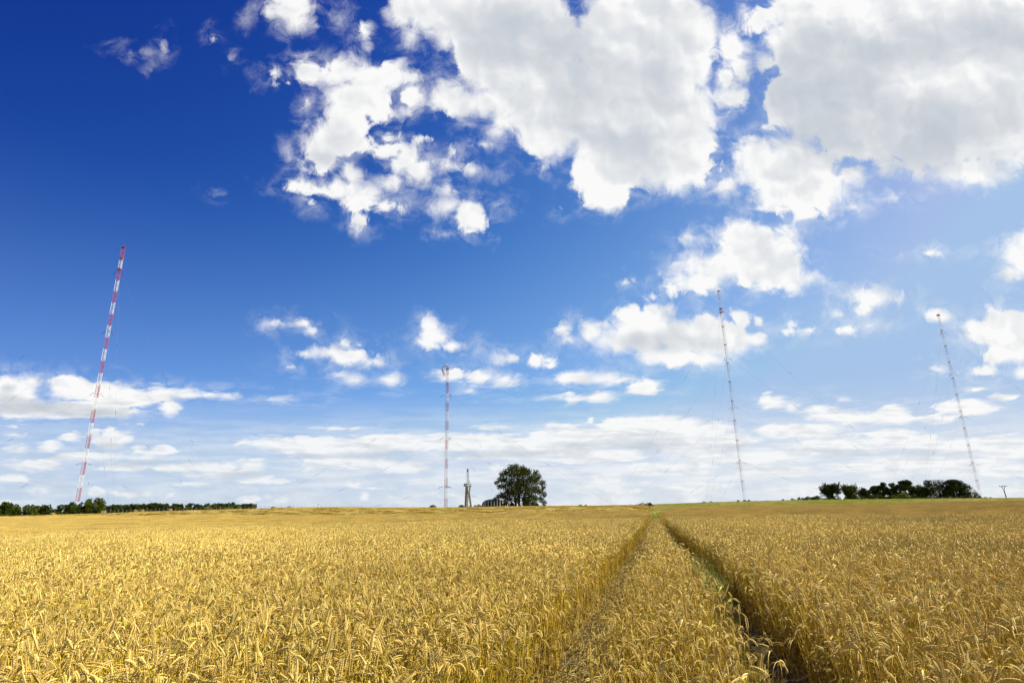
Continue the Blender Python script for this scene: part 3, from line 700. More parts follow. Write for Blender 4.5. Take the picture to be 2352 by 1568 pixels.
def broken_mast():
    x, dist = 1024, 572; X, Y, Z = spot(x, dist)
    root = empty('radio_mast', (X, Y, Z+.6), radians(0), 'shorter red and white mast whose broken top bends over and hangs down', 'radio mast', 'red and white guyed masts')
    H = height_to(1022, 840, dist, Z)-.6; nb = 15; s = H/(nb*BH)
    # this mast starts with a red section at the ground
    for i in range(nb):
        o = inst('white_section' if i % 2 else 'red_section', SEC_BOLD[1 if i % 2 else 0], root, (0, 0, i*BH*s), .1); o.scale = (.85, .85, s)
    inst('foot', FOOT, root, (0, 0, -.5)); inst('platform', PLAT_DARK, root, (0, 0, 13*BH*s)); inst('platform', PLAT_DARK, root, (0, 0, 14.6*BH*s))
    inst('platform', PLAT_DARK, root, (0, 0, 2.1*BH*s))
    mp = m_per_px(1024, dist)*.5742*100/1568   # metres per unit of the detail chart of the broken top
    def c(px_, py_, dy=0): return np.array([(px_-745)*mp, dy, H-(py_-300)*mp])
    # bent white lattice: two parallel curved chords pairs with bracing
    out = [(800, 330), (760, 275), (690, 240), (620, 245), (540, 280), (470, 335), (415, 410), (385, 480), (370, 565)]
    inn = [(690, 350), (680, 310), (650, 285), (600, 290), (560, 315), (510, 370), (470, 430), (450, 500), (440, 570)]
    b = MB()
    for dy in (-.9, .9):
        b.tube([c(*p, dy) for p in out], .2, 5); b.tube([c(*p, dy) for p in inn], .2, 5)
        for i in range(len(out)): b.bar(c(*out[i], dy), c(*inn[i], dy), .09)
        for i in range(len(out)-1): b.bar(c(*out[i], dy), c(*inn[i+1], dy), .09)
    for i in range(len(out)): b.bar(c(*out[i], -.9), c(*out[i], .9), .09); b.bar(c(*inn[i], -.9), c(*inn[i], .9), .09)
    b.bar(c(560, 315), c(680, 350), .1)
    b.build('bent_white_section', white_m, root)
    b = MB()
    for dy in (-.9, .9):
        b.tube([c(365, 570, dy), c(380, 660, dy), c(440, 770, dy), c(455, 850, dy), c(462, 965, dy)], .17, 5)
        b.tube([c(430, 580, dy), c(500, 690, dy), c(545, 800, dy), c(565, 900, dy), c(585, 975, dy)], .17, 5)
        for p, q in (((365, 570), (430, 580)), ((380, 660), (500, 690)), ((440, 770), (545, 800)), ((462, 965), (585, 975)), ((365, 570), (500, 690)), ((430, 600), (440, 770)), ((440, 770), (570, 830)), ((455, 850), (545, 800))):
            b.bar(c(*p, dy), c(*q, dy), .1)
    for p in ((365, 570), (430, 580), (440, 770), (545, 800), (462, 965), (585, 975)): b.bar(c(*p, -.9), c(*p, .9), .1)
    b.tube([c(460, 590), c(540, 605), c(640, 605), c(690, 560)], .13, 4); b.bar(c(570, 910), c(640, 860), .1); b.bar(c(600, 820), c(640, 740), .1); b.bar(c(440, 985), c(385, 1050), .09)
    b.build('hanging_section', red_m, root)
    HH = H
    guys(root, [.795*HH, .485*HH, .15*HH], [190, 150, 95], [radians(a) for a in (180, 300+18, 66)], wr=.032, iw=.13)
broken_mast()

# ------------------------------------------------------------------ concrete tower
def concrete_tower():
    dist = 850; x0 = 1074; X, Y, Z = spot(x0, dist); mp = m_per_px(x0, dist)*.0659
    az, _ = azel(x0, 1162)
    root = empty('concrete_tower', (X, Y, Z), -az, 'concrete tower on splayed legs with cabin and small lattice mast on top', 'tower')
    zb = 1430
    top = height_to(1074, 1076.5, dist, Z); k = top/((zb-125)*mp)
    def c(px_, py_, dy=0): return np.array([(px_-440)*mp, dy, (zb-py_)*mp*k])
    def leg(pts, w, d):
        b = MB(); V = []
        for (p, q, dy, wf) in pts:
            o = c(p, q, dy); V += [o+[-w*wf, -d, 0], o+[w*wf, -d, 0], o+[w*wf, d, 0], o+[-w*wf, d, 0]]
        n = len(pts); F = [(i*4+j, i*4+(j+1) % 4, (i+1)*4+(j+1) % 4, (i+1)*4+j) for i in range(n-1) for j in range(4)]+[(3, 2, 1, 0), tuple(4*(n-1)+j for j in range(4))]
        b.add(V, F); return b
    base = 1520
    leg([(372, base, 5, 1.25), (392, 930, 3, 1.05), (400, 700, 2, 1.0)], 1.55, 1.6).build('leg', concrete_m, root)
    leg([(412, base, -6, 1.0), (447, 930, -1, 1.15), (412, 700, -5, 1.0)], 1.15, 1.3).build('leg', concrete_m, root)
    leg([(580, base, 0, 1.1), (487, 930, -1, 1.15), (528, 700, 0, .8)], 1.2, 1.3).build('leg', concrete_m, root)
    b = MB(); b.box(c(466, 930, -1), (3.6, 2., 2.2)); b.build('cross_beam', concrete_m, root)
    b = MB(); b.bar(c(452, base, 1.5), c(452, 705, 1.5), .25, 6)
    for i in range(26):
        z = 720+i*30; b.bar(c(452, z, 1.5)+np.array([1.1*cos(i*1.3), 1.1*sin(i*1.3), 0]), c(452, z, 1.5), .22)
    b.build('spiral_stair', steel_m, root)
    b = MB(); o = c(438, 690); b.box(o, (285*mp, 240*mp, 16*mp*k)); b.build('platform', concrete_m, root)
    b = MB()
    for i in range(12):
        a = -126*mp+i*252*mp/11
        for s in (-1, 1): b.bar(o+[a, s*115*mp, 0], o+[a, s*115*mp, 1.6], .07)
    for s in (-1, 1): b.bar(o+[-126*mp, s*115*mp, 1.6], o+[126*mp, s*115*mp, 1.6], .07); b.bar(o+[s*126*mp, -115*mp, 1.6], o+[s*126*mp, 115*mp, 1.6], .07)
    b.build('railing', steel_m, root)
    cab_m = mat('cabin_wall', (.66, .66, .58), .7, var=.25, scale=.5)
    b = MB(); o2 = c(436, 645)+[0, 2.0, 0]; b.box(o2, (200*mp, 150*mp, 66*mp*k), .55); cab = b.build('cabin', cab_m, root)
    b = MB(); b.box(o2+[0, 0, 37*mp*k], (212*mp, 162*mp, 8*mp*k), .55); b.build('cabin_roof', steel_m, root)
    glass = mat('dark_glass', (.02, .025, .03), .1)
    R_ = rot2(.55)
    for u in (-.28, .05, .32):
        b = MB(); b.box(R_@np.array([u*200*mp, -75.5*mp, 0])+o2, (36*mp, 4*mp, 34*mp*k), .55); b.build('window', glass, cab)
    b = MB(); w = 36*mp
    for sx in (-1, 1):
        for sy in (-1, 1): b.bar(c(443, 610)+[sx*w, sy*w, 0], c(443, 128)+[sx*w*.92, sy*w*.92, 0], .17)
    n = 9
    for i in range(n):
        z0, z1 = 610-i*482/n, 610-(i+1)*482/n
        for s in (-1, 1):
            for q in ((-1, 1), (1, -1)):
                q = q if i % 2 else q[::-1]
                b.bar(c(443, z0)+[q[0]*w, s*w, 0], c(443, z1)+[q[1]*w, s*w, 0], .1); b.bar(c(443, z0)+[s*w, q[0]*w, 0], c(443, z1)+[s*w, q[1]*w, 0], .1)
            b.bar(c(443, z1)+[-w, s*w, 0], c(443, z1)+[w, s*w, 0], .1)
    b.build('lattice_mast', mat('grey_steel', (.28, .30, .33), .5, var=.2, scale=1.), root)
    b = MB(); b.box(c(426, 175), (34*mp, 40*mp, 100*mp*k)); b.build('antenna_panel', steel_m, root)
    b = MB(); b.tube([c(497, 545, -2.5), c(499, 545, -2.0), c(500, 545, -1.8)], [1.0, .8, .1], 10); b.build('dish', white_m, root)
concrete_tower()

# ------------------------------------------------------------------ rounded hall
def hall():
    dist = 900; x0 = 1141; X, Y, Z = spot(x0, dist); mp = m_per_px(x0, dist)*.0781
    az, _ = azel(x0, 1162)
    root = empty('round_hall', (X, Y, Z), -az, 'low rounded hall with pale vertical fins, half hidden by the big tree', 'hall')
    rx = 420*mp; ry = rx*1.3; zb = 466
    kz = height_to(x0, 1147.5, dist, Z)/((zb-283)*mp)
    def roof_z(px_):  # the roof edge sweeps up and down again
        return (zb-np.interp(px_, [205, 230, 300, 400, 500, 600, 700, 800, 900, 1000, 1060], [400, 360, 315, 292, 283, 285, 292, 312, 340, 368, 385]))*mp*kz
    fins = [215, 236, 258, 280, 325, 395, 480, 565, 650, 730, 805, 880, 940, 1000, 1030, 1055]
    def wall_pt(px_, out=0.):
        u = (px_-635)*mp/rx; u = max(-1, min(1, u)); return np.array([u*(rx+out), -(ry+out)*math.sqrt(max(0, 1-u*u)), 0])
    dark = mat('hall_glazing', (.035, .02, .035), .25, var=.3, scale=.4); fin_m = mat('pale_fin', (.82, .77, .58), .7, var=.1, scale=.5); roof_m = mat('violet_grey_roof', (.16, .12, .20), .6, var=.2, scale=.2)
    b = MB(); px_ = 635+np.sin(np.linspace(-pi/2, pi/2, 61))*420; V = []
    for p in px_:
        o = wall_pt(p); V += [o+[0, 0, -3], o+[0, 0, roof_z(p)]]
    V += [(rx, ry*.8, -3), (rx, ry*.8, roof_z(1055)), (-rx, ry*.8, -3), (-rx, ry*.8, roof_z(215))]
    n = 61; F = [(2*i, 2*i+2, 2*i+3, 2*i+1) for i in range(n-1)]+[(2*n-2, 2*n, 2*n+1, 2*n-1), (2*n, 2*n+2, 2*n+3, 2*n+1), (2*n+2, 0, 1, 2*n+3)]
    b.add(V, F); b.build('glazing', dark, root)
    b = MB(); V = []
    for p in px_: o = wall_pt(p, .9); V += [o+[0, 0, roof_z(p)], o+[0, 0, roof_z(p)+1.0]]
    V += [(rx+.9, ry*.8, roof_z(1055)), (rx+.9, ry*.8, roof_z(1055)+1.0), (-rx-.9, ry*.8, roof_z(215)), (-rx-.9, ry*.8, roof_z(215)+1.0)]
    V += [(0, 0, roof_z(635)+1.3), (0, 0, roof_z(635)-.4)]
    m = n+2
    F = [(2*i, 2*((i+1) % m), 2*((i+1) % m)+1, 2*i+1) for i in range(m)]+[(2*i+1, 2*((i+1) % m)+1, 2*m) for i in range(m)]+[(2*((i+1) % m), 2*i, 2*m+1) for i in range(m)]
    b.add(V, F); b.build('roof', roof_m, root)
    for p in fins:
        o = wall_pt(p, .3); b = MB(); a = math.atan2(o[1], o[0])
        b.box(o+[0, 0, (roof_z(p)-3)/2], (.95, .7, roof_z(p)+2.95), a+pi/2); b.build('fin', fin_m, root)
    for p in np.linspace(330, 1000, 34):
        o = wall_pt(p, .12); b = MB(); b.box(o+[0, 0, (roof_z(p)-3)/2], (.12, .3, roof_z(p)+2.9)); b.build('mullion', mat_mull, root)
    b = MB(); b.box(wall_pt(600, 5)+[0, 0, .2], (108*mp, 3., 5.)); b.build('porch', fin_m, root)
mat_mull = mat('mullion', (.10, .08, .08), .6)
hall()

# ------------------------------------------------------------------ trees and bushes
leafA = mat('foliage_dark', (.040, .055, .005), .6, color2=(.022, .034, .004), scale=.22, trans=.08, spec=.04)
leafB = mat('foliage_mid', (.068, .085, .007), .6, color2=(.036, .05, .005), scale=.25, trans=.1, spec=.04)
leafC = mat('foliage_light', (.15, .18, .022), .6, color2=(.09, .12, .016), scale=.3, trans=.2, spec=.04)
leafD = mat('foliage_brown', (.10, .072, .022), .6, color2=(.06, .055, .014), scale=.3, trans=.1, spec=.04)
leafE = mat('conifer_needles', (.045, .062, .018), .7, color2=(.075, .055, .02), scale=.4, spec=.04)
bark_m = mat('bark', (.07, .052, .035), .9, var=.4, scale=2., bump=.3)
def leaves(b, rg, centres, radii, n_per_m2, size, flat=1., shell=.45):
    """leaf clumps scattered through each cluster, thicker towards the outside"""
    C_, S_ = [], []
    for c, r in zip(centres, radii):
        n = max(14, int(n_per_m2*4*pi*r*r*1.1))
        d = rg.normal(size=(n, 3)); d /= np.linalg.norm(d, axis=1)[:, None]
        q = d*(r*rg.uniform(shell, 1.08, n)**.7)[:, None]*np.array([1, 1, flat]); C_.append(c+q)
    C_ = np.concatenate(C_); n = len(C_)
    a = rg.normal(size=(n, 3)); a[:, 2] *= .7; a /= np.linalg.norm(a, axis=1)[:, None]; t = rg.normal(size=(n, 3)); e = np.cross(a, t); e /= np.linalg.norm(e, axis=1)[:, None]; f = np.cross(a, e)
    s = size*rg.uniform(.55, 1.3, n)[:, None]; asp = rg.uniform(.5, .9, n)[:, None]
    V = np.stack([C_-e*s*.6, C_-f*s*asp*.5, C_+e*s*.6, C_+f*s*asp*.5], 1).reshape(-1, 3)
    b.v.append(V); b.f += [(b.n+4*i, b.n+4*i+1, b.n+4*i+2, b.n+4*i+3) for i in range(n)]; b.m += [0]*n; b.n += 4*n
def tree(name, label, cat, x, w, ytop, dist, kind, lm, group=None, seed=0, sink=.3, base_from=.0, trunk=True):
    rg = np.random.default_rng(seed+int(x*7)); X, Y, Z = spot(x, dist); H = height_to(x, ytop, dist, Z)+sink; W = w*m_per_px(x, dist)
    root = empty(name, (X, Y, Z-sink), 0, label, cat, group)
    cs, rs = [], []; spike = None; b = MB(); flat = 1.
    if kind == 'hedge':
        n = max(12, int(W*1.8)+9)
        for _ in range(n):
            z = rg.uniform(.04, .86)*H; half = W*.54*math.sqrt(max(.05, 1-(max(0, z/H-.4)/.75)**2)); r = rg.uniform(.17, .27)*min(H, W*.8)
            cs.append((rg.uniform(-1, 1)*max(.1, half-r*.7), rg.uniform(-.7, .7)*half, min(z, H-r*.95))); rs.append(r)
        cs.append((rg.uniform(-.15, .15)*W, 0, H*.86)); rs.append(.13*H)
        for _ in range(8): cs.append((rg.uniform(-.5, .5)*W*.95, rg.uniform(-.3, .3)*W, .12*H)); rs.append(.17*H)
        dens, size = 8., .52
    elif kind == 'round':
        for _ in range(44):
            th = rg.uniform(0, 6.28); u = rg.uniform(-1, 1); rr = math.sqrt(1-min(1, u*u))*W*.36
            z = H*.48+u*H*.38; r = rg.uniform(.12, .18)*min(W, H); cs.append((rr*cos(th), rr*sin(th), min(z, H-r*rg.uniform(.85, 1.25)))); rs.append(r)
        for q in (-.22, 0, .22): cs.append((q*W, 0, H*.5)); rs.append(.24*min(W, H)); cs.append((q*W*1.4, 0, H*.2)); rs.append(.17*min(W, H))
        dens, size = 5., .42
    elif kind == 'pine':       # flat-topped layered crown
        for _ in range(40):
            u = rg.uniform(0, 1)**.8; z = H*(.16+.78*u); half = W*.54*(.6+.4*sin(pi*min(1, u*.75+.25)))*math.sqrt(max(.1, 1-max(0., (u-.45)/.55)**2*.85)); th = rg.uniform(0, 6.28); q = rg.uniform(.3, .95)
            r = rg.uniform(.13, .2)*W; r *= 1-.35*max(0., u-.5); cs.append((half*q*cos(th)*.9, half*q*sin(th)*.7, min(z, H-r*rg.uniform(.45, .9)))); rs.append(r)
        flat = .6; dens, size = 6., .44
    elif kind == 'spiky':      # long upward shoots
        for _ in range(30):
            th = rg.uniform(0, 6.28); u = rg.uniform(.1, .75); rr = W*.3*rg.uniform(0, 1)*math.sqrt(1-(u-.35)**2); cs.append((rr*cos(th), rr*sin(th), H*u)); rs.append(.16*W)
        for _ in range(46):
            th = rg.uniform(0, 6.28); rr = rg.uniform(.1, .5); z0 = H*rg.uniform(.35, .7)
            p = np.array([W*rr*.7*cos(th), W*rr*.7*sin(th), z0]); q = p+np.array([W*.22*rr*2*cos(th), W*.22*rr*2*sin(th), H*rg.uniform(.14, .34)]); q[2] = min(q[2], H*rg.uniform(.88, 1.0))
            for t in np.linspace(0, 1, 5): cs.append(tuple(p+(q-p)*t)); rs.append(.055*W*(1.1-.8*t))
        dens, size = 7., .38
    elif kind == 'conifer':
        for i in range(9):
            u = i/8; rr = W*.45*(1-u)**.8
            for k in range(max(1, int(6*(1-u))+1)):
                th = k*6.28/max(1, int(6*(1-u))+1)+i; cs.append((rr*.75*cos(th), rr*.75*sin(th), H*(.14+.8*u))); rs.append(max(.25, W*.13*(1.1-u*.8)))
        flat = .6; dens, size = 7., .34
    elif kind == 'bush':
        for _ in range(max(5, int(W*1.2))):
            u = rg.uniform(-1, 1); hh = H*(1-.55*abs(u)**2)*rg.uniform(.7, 1.02); r = min(hh*.5, rg.uniform(.25, .5)*H)
            cs.append((u*(W*.5-r*.5), rg.uniform(-.25, .25)*min(W, 4), max(r*.5, hh-r))); rs.append(r)
        for q in np.linspace(-.42, .42, max(3, int(W*.8))): cs.append((q*W, 0, H*.16)); rs.append(.24*H)
        dens, size = 7., .38
    leaves(b, rg, [np.array(c) for c in cs], rs, dens, size, flat)
    b.build('crown', lm, root)
    if trunk:
        t = MB(); t.tube([(0, 0, 0), (.1, 0, H*.3), (0, .1, H*.7)], [max(.10, H*.022), max(.08, H*.017), .05], 7)
        for k in rg.choice(len(cs), min(7, len(cs)), replace=False):
            c = np.array(cs[k]); z0 = min(c[2]*.6, H*.5); t.tube([(0, 0, z0), c*[.5, .5, 0]+[0, 0, (z0+c[2])*.5], c], [max(.06, H*.012), max(.05, H*.008), .03], 5)
        t.build('trunk' if kind not in ('bush',) else 'stem', bark_m, root)
    return root

def big_tree():
    dist = 300; x0 = 1196; X, Y, Z = spot(x0, dist); mp = m_per_px(x0, dist)*.1709; rg = np.random.default_rng(4)
    root = empty('broadleaf_tree', (X, Y, Z-.4), 0, 'big lone dark green tree with a broad rounded crown in the middle of the skyline', 'tree')
    k = (height_to(1196, 1065.5, dist, Z)+.4)/((815-245)*mp)
    CL = [(1330,300,62),(1395,285,50),(1470,305,60),(1260,350,62),(1330,385,80),(1420,370,85),(1500,350,70),(1560,350,62),(1640,370,52),(1690,420,45),(1200,380,48),(1160,440,48),(1215,440,60),(1130,480,30),(1220,530,60),(1170,530,40),(1300,490,80),(1400,500,90),(1500,480,95),(1590,450,80),(1650,470,60),(1730,500,48),(1755,560,38),(1280,600,70),(1190,640,50),(1140,660,38),(1100,690,30),(1240,680,50),(1350,610,80),(1450,600,85),(1550,590,90),(1640,570,75),(1710,610,50),(1770,640,42),(1560,690,75),(1640,690,65),(1720,700,48),(1750,740,35),(1390,700,55),(1490,710,60),(1300,700,45),(1330,770,32),(1530,760,58),(1620,770,52),(1680,790,30),(1480,785,40),(1250,740,30),(1210,760,22)]
    cs, rs = [], []
    for (cx_, cy_, r) in CL:
        hw = 330*math.sqrt(max(.08, 1-((cy_-520)/330)**2-((cx_-1450)/390)**2))
        for j in range(2):
            cs.append(np.array([(cx_-1445+rg.normal(0, 8))*mp, rg.uniform(-.8, .8)*hw*mp, (815-cy_)*mp*k])); rs.append(r*mp*.95*rg.uniform(.85, 1.1))
    b = MB(); leaves(b, rg, cs, rs, 3.9, .52, 1., .1); b.build('crown', leafA2, root)
    t = MB()
    def c(px_, py_, dy=0): return np.array([(px_-1445)*mp, dy, (815-py_)*mp*k])
    stems = [[(1385, 830), (1375, 700), (1330, 560), (1290, 430)], [(1428, 830), (1420, 680), (1405, 520), (1400, 360)], [(1492, 830), (1495, 700), (1520, 560), (1560, 420)], [(1425, 800), (1440, 640), (1470, 500), (1480, 380)], [(1500, 810), (1560, 690), (1640, 580), (1700, 520)], [(1385, 800), (1300, 700), (1200, 650), (1110, 690)], [(1330, 830), (1320, 730), (1270, 600), (1210, 500)]]
    for i, s in enumerate(stems): t.tube([c(*p, (i-3)*.5*(1+j)) for j, p in enumerate(s)], [.75, .5, .3, .1] if i < 3 else [.4, .3, .18, .06], 8)
    for i in range(0, len(cs), 2):
        s = stems[i % len(stems)]; p0 = c(*s[2]); t.tube([p0, (p0+cs[i])/2+[0, 0, .4], cs[i]], [.16, .1, .04], 5)
    t.build('trunk', bark_m, root)
leafA2 = mat('foliage_big_tree', (.060, .078, .007), .55, color2=(.026, .040, .004), scale=.3, trans=.1, spec=.04)
big_tree()
ORD = ['first', 'second', 'third', 'fourth', 'fifth', 'sixth', 'seventh', 'eighth', 'ninth', 'tenth', 'eleventh', 'twelfth', 'thirteenth', 'fourteenth', 'fifteenth', 'sixteenth', 'seventeenth', 'eighteenth', 'nineteenth', 'twentieth']
# left edge of the mown field
for i, (x, w, yt, d, lm, lb) in enumerate([
    (2, 46, 1152, 268, leafA, 'dark bushy tree cut off by the left edge of the picture'),
    (28, 26, 1165, 270, leafA, 'low dark tree between the leftmost tree and the rounded green one'),
    (61, 54, 1157.5, 270, leafB, 'mid green rounded tree left of the small pointed tree'),
    (104, 36, 1158, 272, leafA, 'small pointed dark green tree standing in a gap of the hedge'),
    (127, 18, 1167.5, 276, leafA, 'low shrub right of the small pointed tree'),
    (148, 38, 1158, 278, leafA, 'dark tree just left of the foot of the leftmost mast'),
    (178, 46, 1152.5, 280, leafA, 'dark tree in front of the foot of the leftmost mast')]):
    tree('hedge_tree', lb, 'tree', x, w*1.2, yt, d, 'hedge', lm, 'trees along the left edge of the mown field', i)
tree('hedge_tree', 'tallest tree of the left hedge, with a rounded crown right of the leftmost mast', 'tree', 216, 50, 1141.5, 278, 'round', leafB, 'trees along the left edge of the mown field', 3)
row = [(254, 34, 1158), (284, 34, 1158), (305, 30, 1157.5), (325, 30, 1156), (342, 28, 1153.8), (362, 30, 1155), (384, 30, 1156), (404, 30, 1156), (422, 26, 1158), (440, 28, 1154.6), (458, 26, 1157), (474, 24, 1155), (491, 26, 1155), (507, 26, 1154.8), (524, 26, 1153), (542, 24, 1156.5), (558, 22, 1156), (573, 16, 1155.8)]
for i, (x, w, yt) in enumerate(row):
    tree('hedge_tree', f'{ORD[i]} tree from the left in the even dark hedge behind the wire fence', 'tree', x, w*1.6, yt, 292+rng.uniform(-3, 4), 'hedge', leafA if i < 11 else (leafB if i % 3 == 0 else leafA), 'trees of the fenced hedge', 40+i)
for i, (x, w, yt, lm, lb) in enumerate([(478, 16, 1160.5, leafC, 'bright green shrub in front of the right half of the fenced hedge'), (505, 14, 1159, leafD, 'brownish shrub between two bright green ones in the fenced hedge'), (527, 18, 1158.5, leafC, 'bright green shrub right of the brownish shrub in the fenced hedge'), (549, 16, 1160, leafC, 'bright green shrub near the right end of the fenced hedge')]):
    tree('shrub', lb, 'shrub', x, w, yt, 284, 'bush', lm, 'shrubs in front of the fenced hedge', 80+i)
for i, (x, w, yt, lb) in enumerate([(20, 60, 1178, 'low bramble thicket along the foot of the leftmost trees'), (72, 50, 1177, 'low bramble thicket under the mid green rounded tree')]):
    tree('bramble', lb, 'bush', x, w, yt, 263, 'bush', leafB, 'bramble thickets at the left', 90+i)
# little bushes on the skyline around the tower and the big tree
for i, (x, w, yt, d, lb) in enumerate([(993, 20, 1156.5, 420, 'small round bush on the skyline left of the broken mast'), (1059, 16, 1156, 430, 'small bush at the foot of the concrete tower'), (1080, 12, 1160, 440, 'tiny bush right of the legs of the concrete tower'), (1091, 8, 1158, 440, 'small bush between concrete tower and hall'), (1102, 17, 1155, 430, 'round bush at the left end of the rounded hall'),
    (1249, 15, 1155.5, 420, 'round bush at the right foot of the big tree'), (1263, 9, 1158.5, 430, 'tiny low bush to the right of the big tree'), (1332, 14, 1156.8, 480, 'small flat bush alone on the skyline right of the big tree'), (1346, 8, 1158, 480, 'tiny bush next to the small flat bush on the skyline'), (672, 22, 1163.5, 420, 'low bush on the skyline right of the last round bale'),
    (1178, 16, 1150, 330, 'dark shrub under the left side of the big tree'), (1226, 22, 1149, 330, 'dark shrub under the right side of the big tree')]):
    tree('small_bush', lb, 'bush', x, w, yt, d, 'bush', leafA, 'small bushes on the skyline', 100+i)
# grove on the right
for i, (x, w, yt, d, kd, lm, lb) in enumerate([
    (1914, 47, 1105.5, 345, 'spiky', leafA, 'leftmost tree of the right grove, bristling with upright shoots'),
    (1959, 42, 1108.5, 343, 'spiky', leafB, 'second tree of the right grove, with spiky shoots and a lighter top'),
    (1992, 28, 1119.5, 352, 'pine', leafA, 'low dark tree right of the two spiky trees'),
    (2016, 30, 1114.5, 356, 'pine', leafA, 'dark layered tree left of the first pair of rounded crowns in the grove'),
    (2037, 31, 1106, 358, 'pine', leafA, 'left one of two rounded layered crowns in the middle of the grove'),
    (2059, 30, 1106.7, 357, 'pine', leafA, 'right one of two rounded layered crowns in the middle of the grove'),
    (2088, 44, 1101, 356, 'pine', leafA, 'broad flat topped tree behind the yellow green bush'),
    (2115, 38, 1111, 360, 'round', leafA, 'lower rounded dark tree between flat topped tree and the tallest pair'),
    (2157, 58, 1099.7, 355, 'round', leafA, 'left one of the tallest pair of trees in the right grove'),
    (2204, 52, 1099.7, 355, 'pine', leafA, 'right one of the tallest pair of trees, with sky showing under its crown'),
    (2244, 27, 1116.5, 348, 'conifer', leafE, 'small conifer standing alone in front of the foot of the rightmost mast')]):
    tree('grove_tree' if kd != 'conifer' else 'conifer', lb, 'tree', x, w*1.14, yt, d, kd, lm, 'trees of the right grove', 130+i)
for i, (x, w, yt, lm, lb) in enumerate([
    (1822, 22, 1142, leafD, 'leftmost low brownish bush trailing off the right grove'), (1842, 24, 1141, leafA, 'second low dark bush from the left end of the right grove'), (1862, 26, 1138.5, leafA, 'dark bush halfway to the leftmost spiky tree'), (1882, 26, 1136, leafA, 'dark bush touching the left side of the leftmost spiky tree'),
    (1910, 40, 1140, leafB, 'olive bush in front of the leftmost spiky tree'), (1946, 24, 1142, leafB, 'olive bush between the two spiky trees'), (1974, 22, 1140, leafB, 'low olive bush right of the second spiky tree'), (1996, 26, 1134, leafB, 'taller olive bush in front of the low dark tree'), (2024, 34, 1133, leafB, 'wide olive bush under the middle of the grove'), (2052, 26, 1135, leafB, 'olive bush left of the yellow green bush'),
    (2074, 34, 1128, leafC, 'bright yellow green bush in front of the flat topped tree'), (2101, 24, 1135, leafB, 'olive bush just right of the yellow green bush'), (2122, 24, 1137, leafB, 'low olive bush below the rounded dark tree'), (2148, 32, 1138, leafB, 'low wide olive bush below the tallest pair of trees'), (2176, 22, 1139, leafB, 'small olive bush under the gap between the tallest pair'), (2201, 24, 1139, leafB, 'pale bush under the right tree of the tallest pair'),
    (2222, 32, 1136, leafD, 'olive brown bush left of the small conifer'), (2254, 26, 1140.5, leafB, 'low bush in front of the small conifer'), (2274, 28, 1139.5, leafB, 'rightmost low bush of the grove, left of the power pole')]):
    tree('bush', lb, 'bush', x, w*1.4, yt, 325+rng.uniform(-3, 3), 'bush', lm, 'bushes along the foot of the right grove', 160+i)
for i, (x, w, yt, lm, lb) in enumerate([
    (1449, 12, 1156.5, leafA, 'tiny dark bush where the verge begins at the end of the tracks'), (1480, 46, 1152.5, leafC, 'bright low shrub patch on the skyline above the end of the tracks'), (1493, 10, 1149.8, leafB, 'taller green tuft on the bright shrub patch above the tracks'), (1618, 7, 1148, leafB, 'small upright bush left of the thin mast on the verge'), (1636, 16, 1149, leafA, 'dark low bush on the verge, left of the thin mast'), (1697, 5, 1146, leafB, 'tiny upright plant just left of the foot of the thin mast'), (1712, 11, 1146.5, leafB, 'small bush at the foot of the thin mast'), (1722, 11, 1146.2, leafA, 'dark bush just right of the foot of the thin mast'), (1759, 9, 1148.3, leafA, 'tiny bush on the verge to the right of the thin mast'), (1803, 14, 1145, leafB, 'ragged little bush on the verge left of the grove'), (1790, 10, 1147.3, leafC, 'pale little bush beside the ragged one on the verge')]):
    tree('verge_bush', lb, 'bush', x, w, yt, 318 if x > 1550 else 285, 'bush', lm, 'little bushes on the grass verge', 190+i)
tree('weed_clump', 'dark weedy shrub at the far end of the right tractor track', 'bush', 1530, 24, 1167.5, 125, 'bush', leafB, None, 230)

# ------------------------------------------------------------------ bales, fence, poles
bale_m = mat('straw_bale', (.40, .31, .13), .9, color2=(.30, .22, .08), scale=3., bump=.6); bale_end = mat('straw_bale_end', (.25, .15, .06), .9, color2=(.18, .11, .04), scale=4., bump=.6)
def bale(x, dist, rz, label, s=1.):
    X, Y, Z = spot(x, dist); r = .66*s; L_ = 1.75*s
    root = empty('round_bale', (X, Y, Z), rz, label, 'straw bale', 'round straw bales on the mown field')
    b = MB(); k = 28; a = np.arange(k)*2*pi/k; pr = [(-.5, .93), (-.47, 1.), (-.16, 1.015), (0, 1.), (.17, 1.015), (.47, 1.), (.5, .93)]
    rg = np.random.default_rng(int(x)); V = np.concatenate([np.stack([np.full(k, u*L_), q*r*np.cos(a)*(1+rg.normal(0, .012, k)), r*.97+q*r*np.sin(a)*np.where(np.sin(a) < 0, .95, 1)*(1+rg.normal(0, .012, k))], 1) for u, q in pr])
    b.add(V, [(i*k+j, (i+1)*k+j, (i+1)*k+(j+1) % k, i*k+(j+1) % k) for i in range(len(pr)-1) for j in range(k)]); b.build('rolled_side', bale_m, root)
    for s_ in (-1, 1):
        b = MB(); V = [(s_*(L_*.5+.02), 0, r*.97)]; F = []
        for ring, (q, d) in enumerate([(.3, .03), (.6, .0), (.92, .02)]):
            V += [(s_*(L_*.5+d), q*r*cos(t), r*.97+q*r*sin(t)) for t in a]
            F += [(0, 1+j, 1+(j+1) % k) for j in range(k)] if ring == 0 else [(1+(ring-1)*k+j, 1+ring*k+j, 1+ring*k+(j+1) % k, 1+(ring-1)*k+(j+1) % k) for j in range(k)]
        b.add(V, F); b.build('end_face', bale_end, root)
bale(124, 266, -.5, 'round straw bale half hidden in grass by the small pointed tree', .9)
bale(237, 262, -.75, 'round straw bale under the tallest hedge tree')
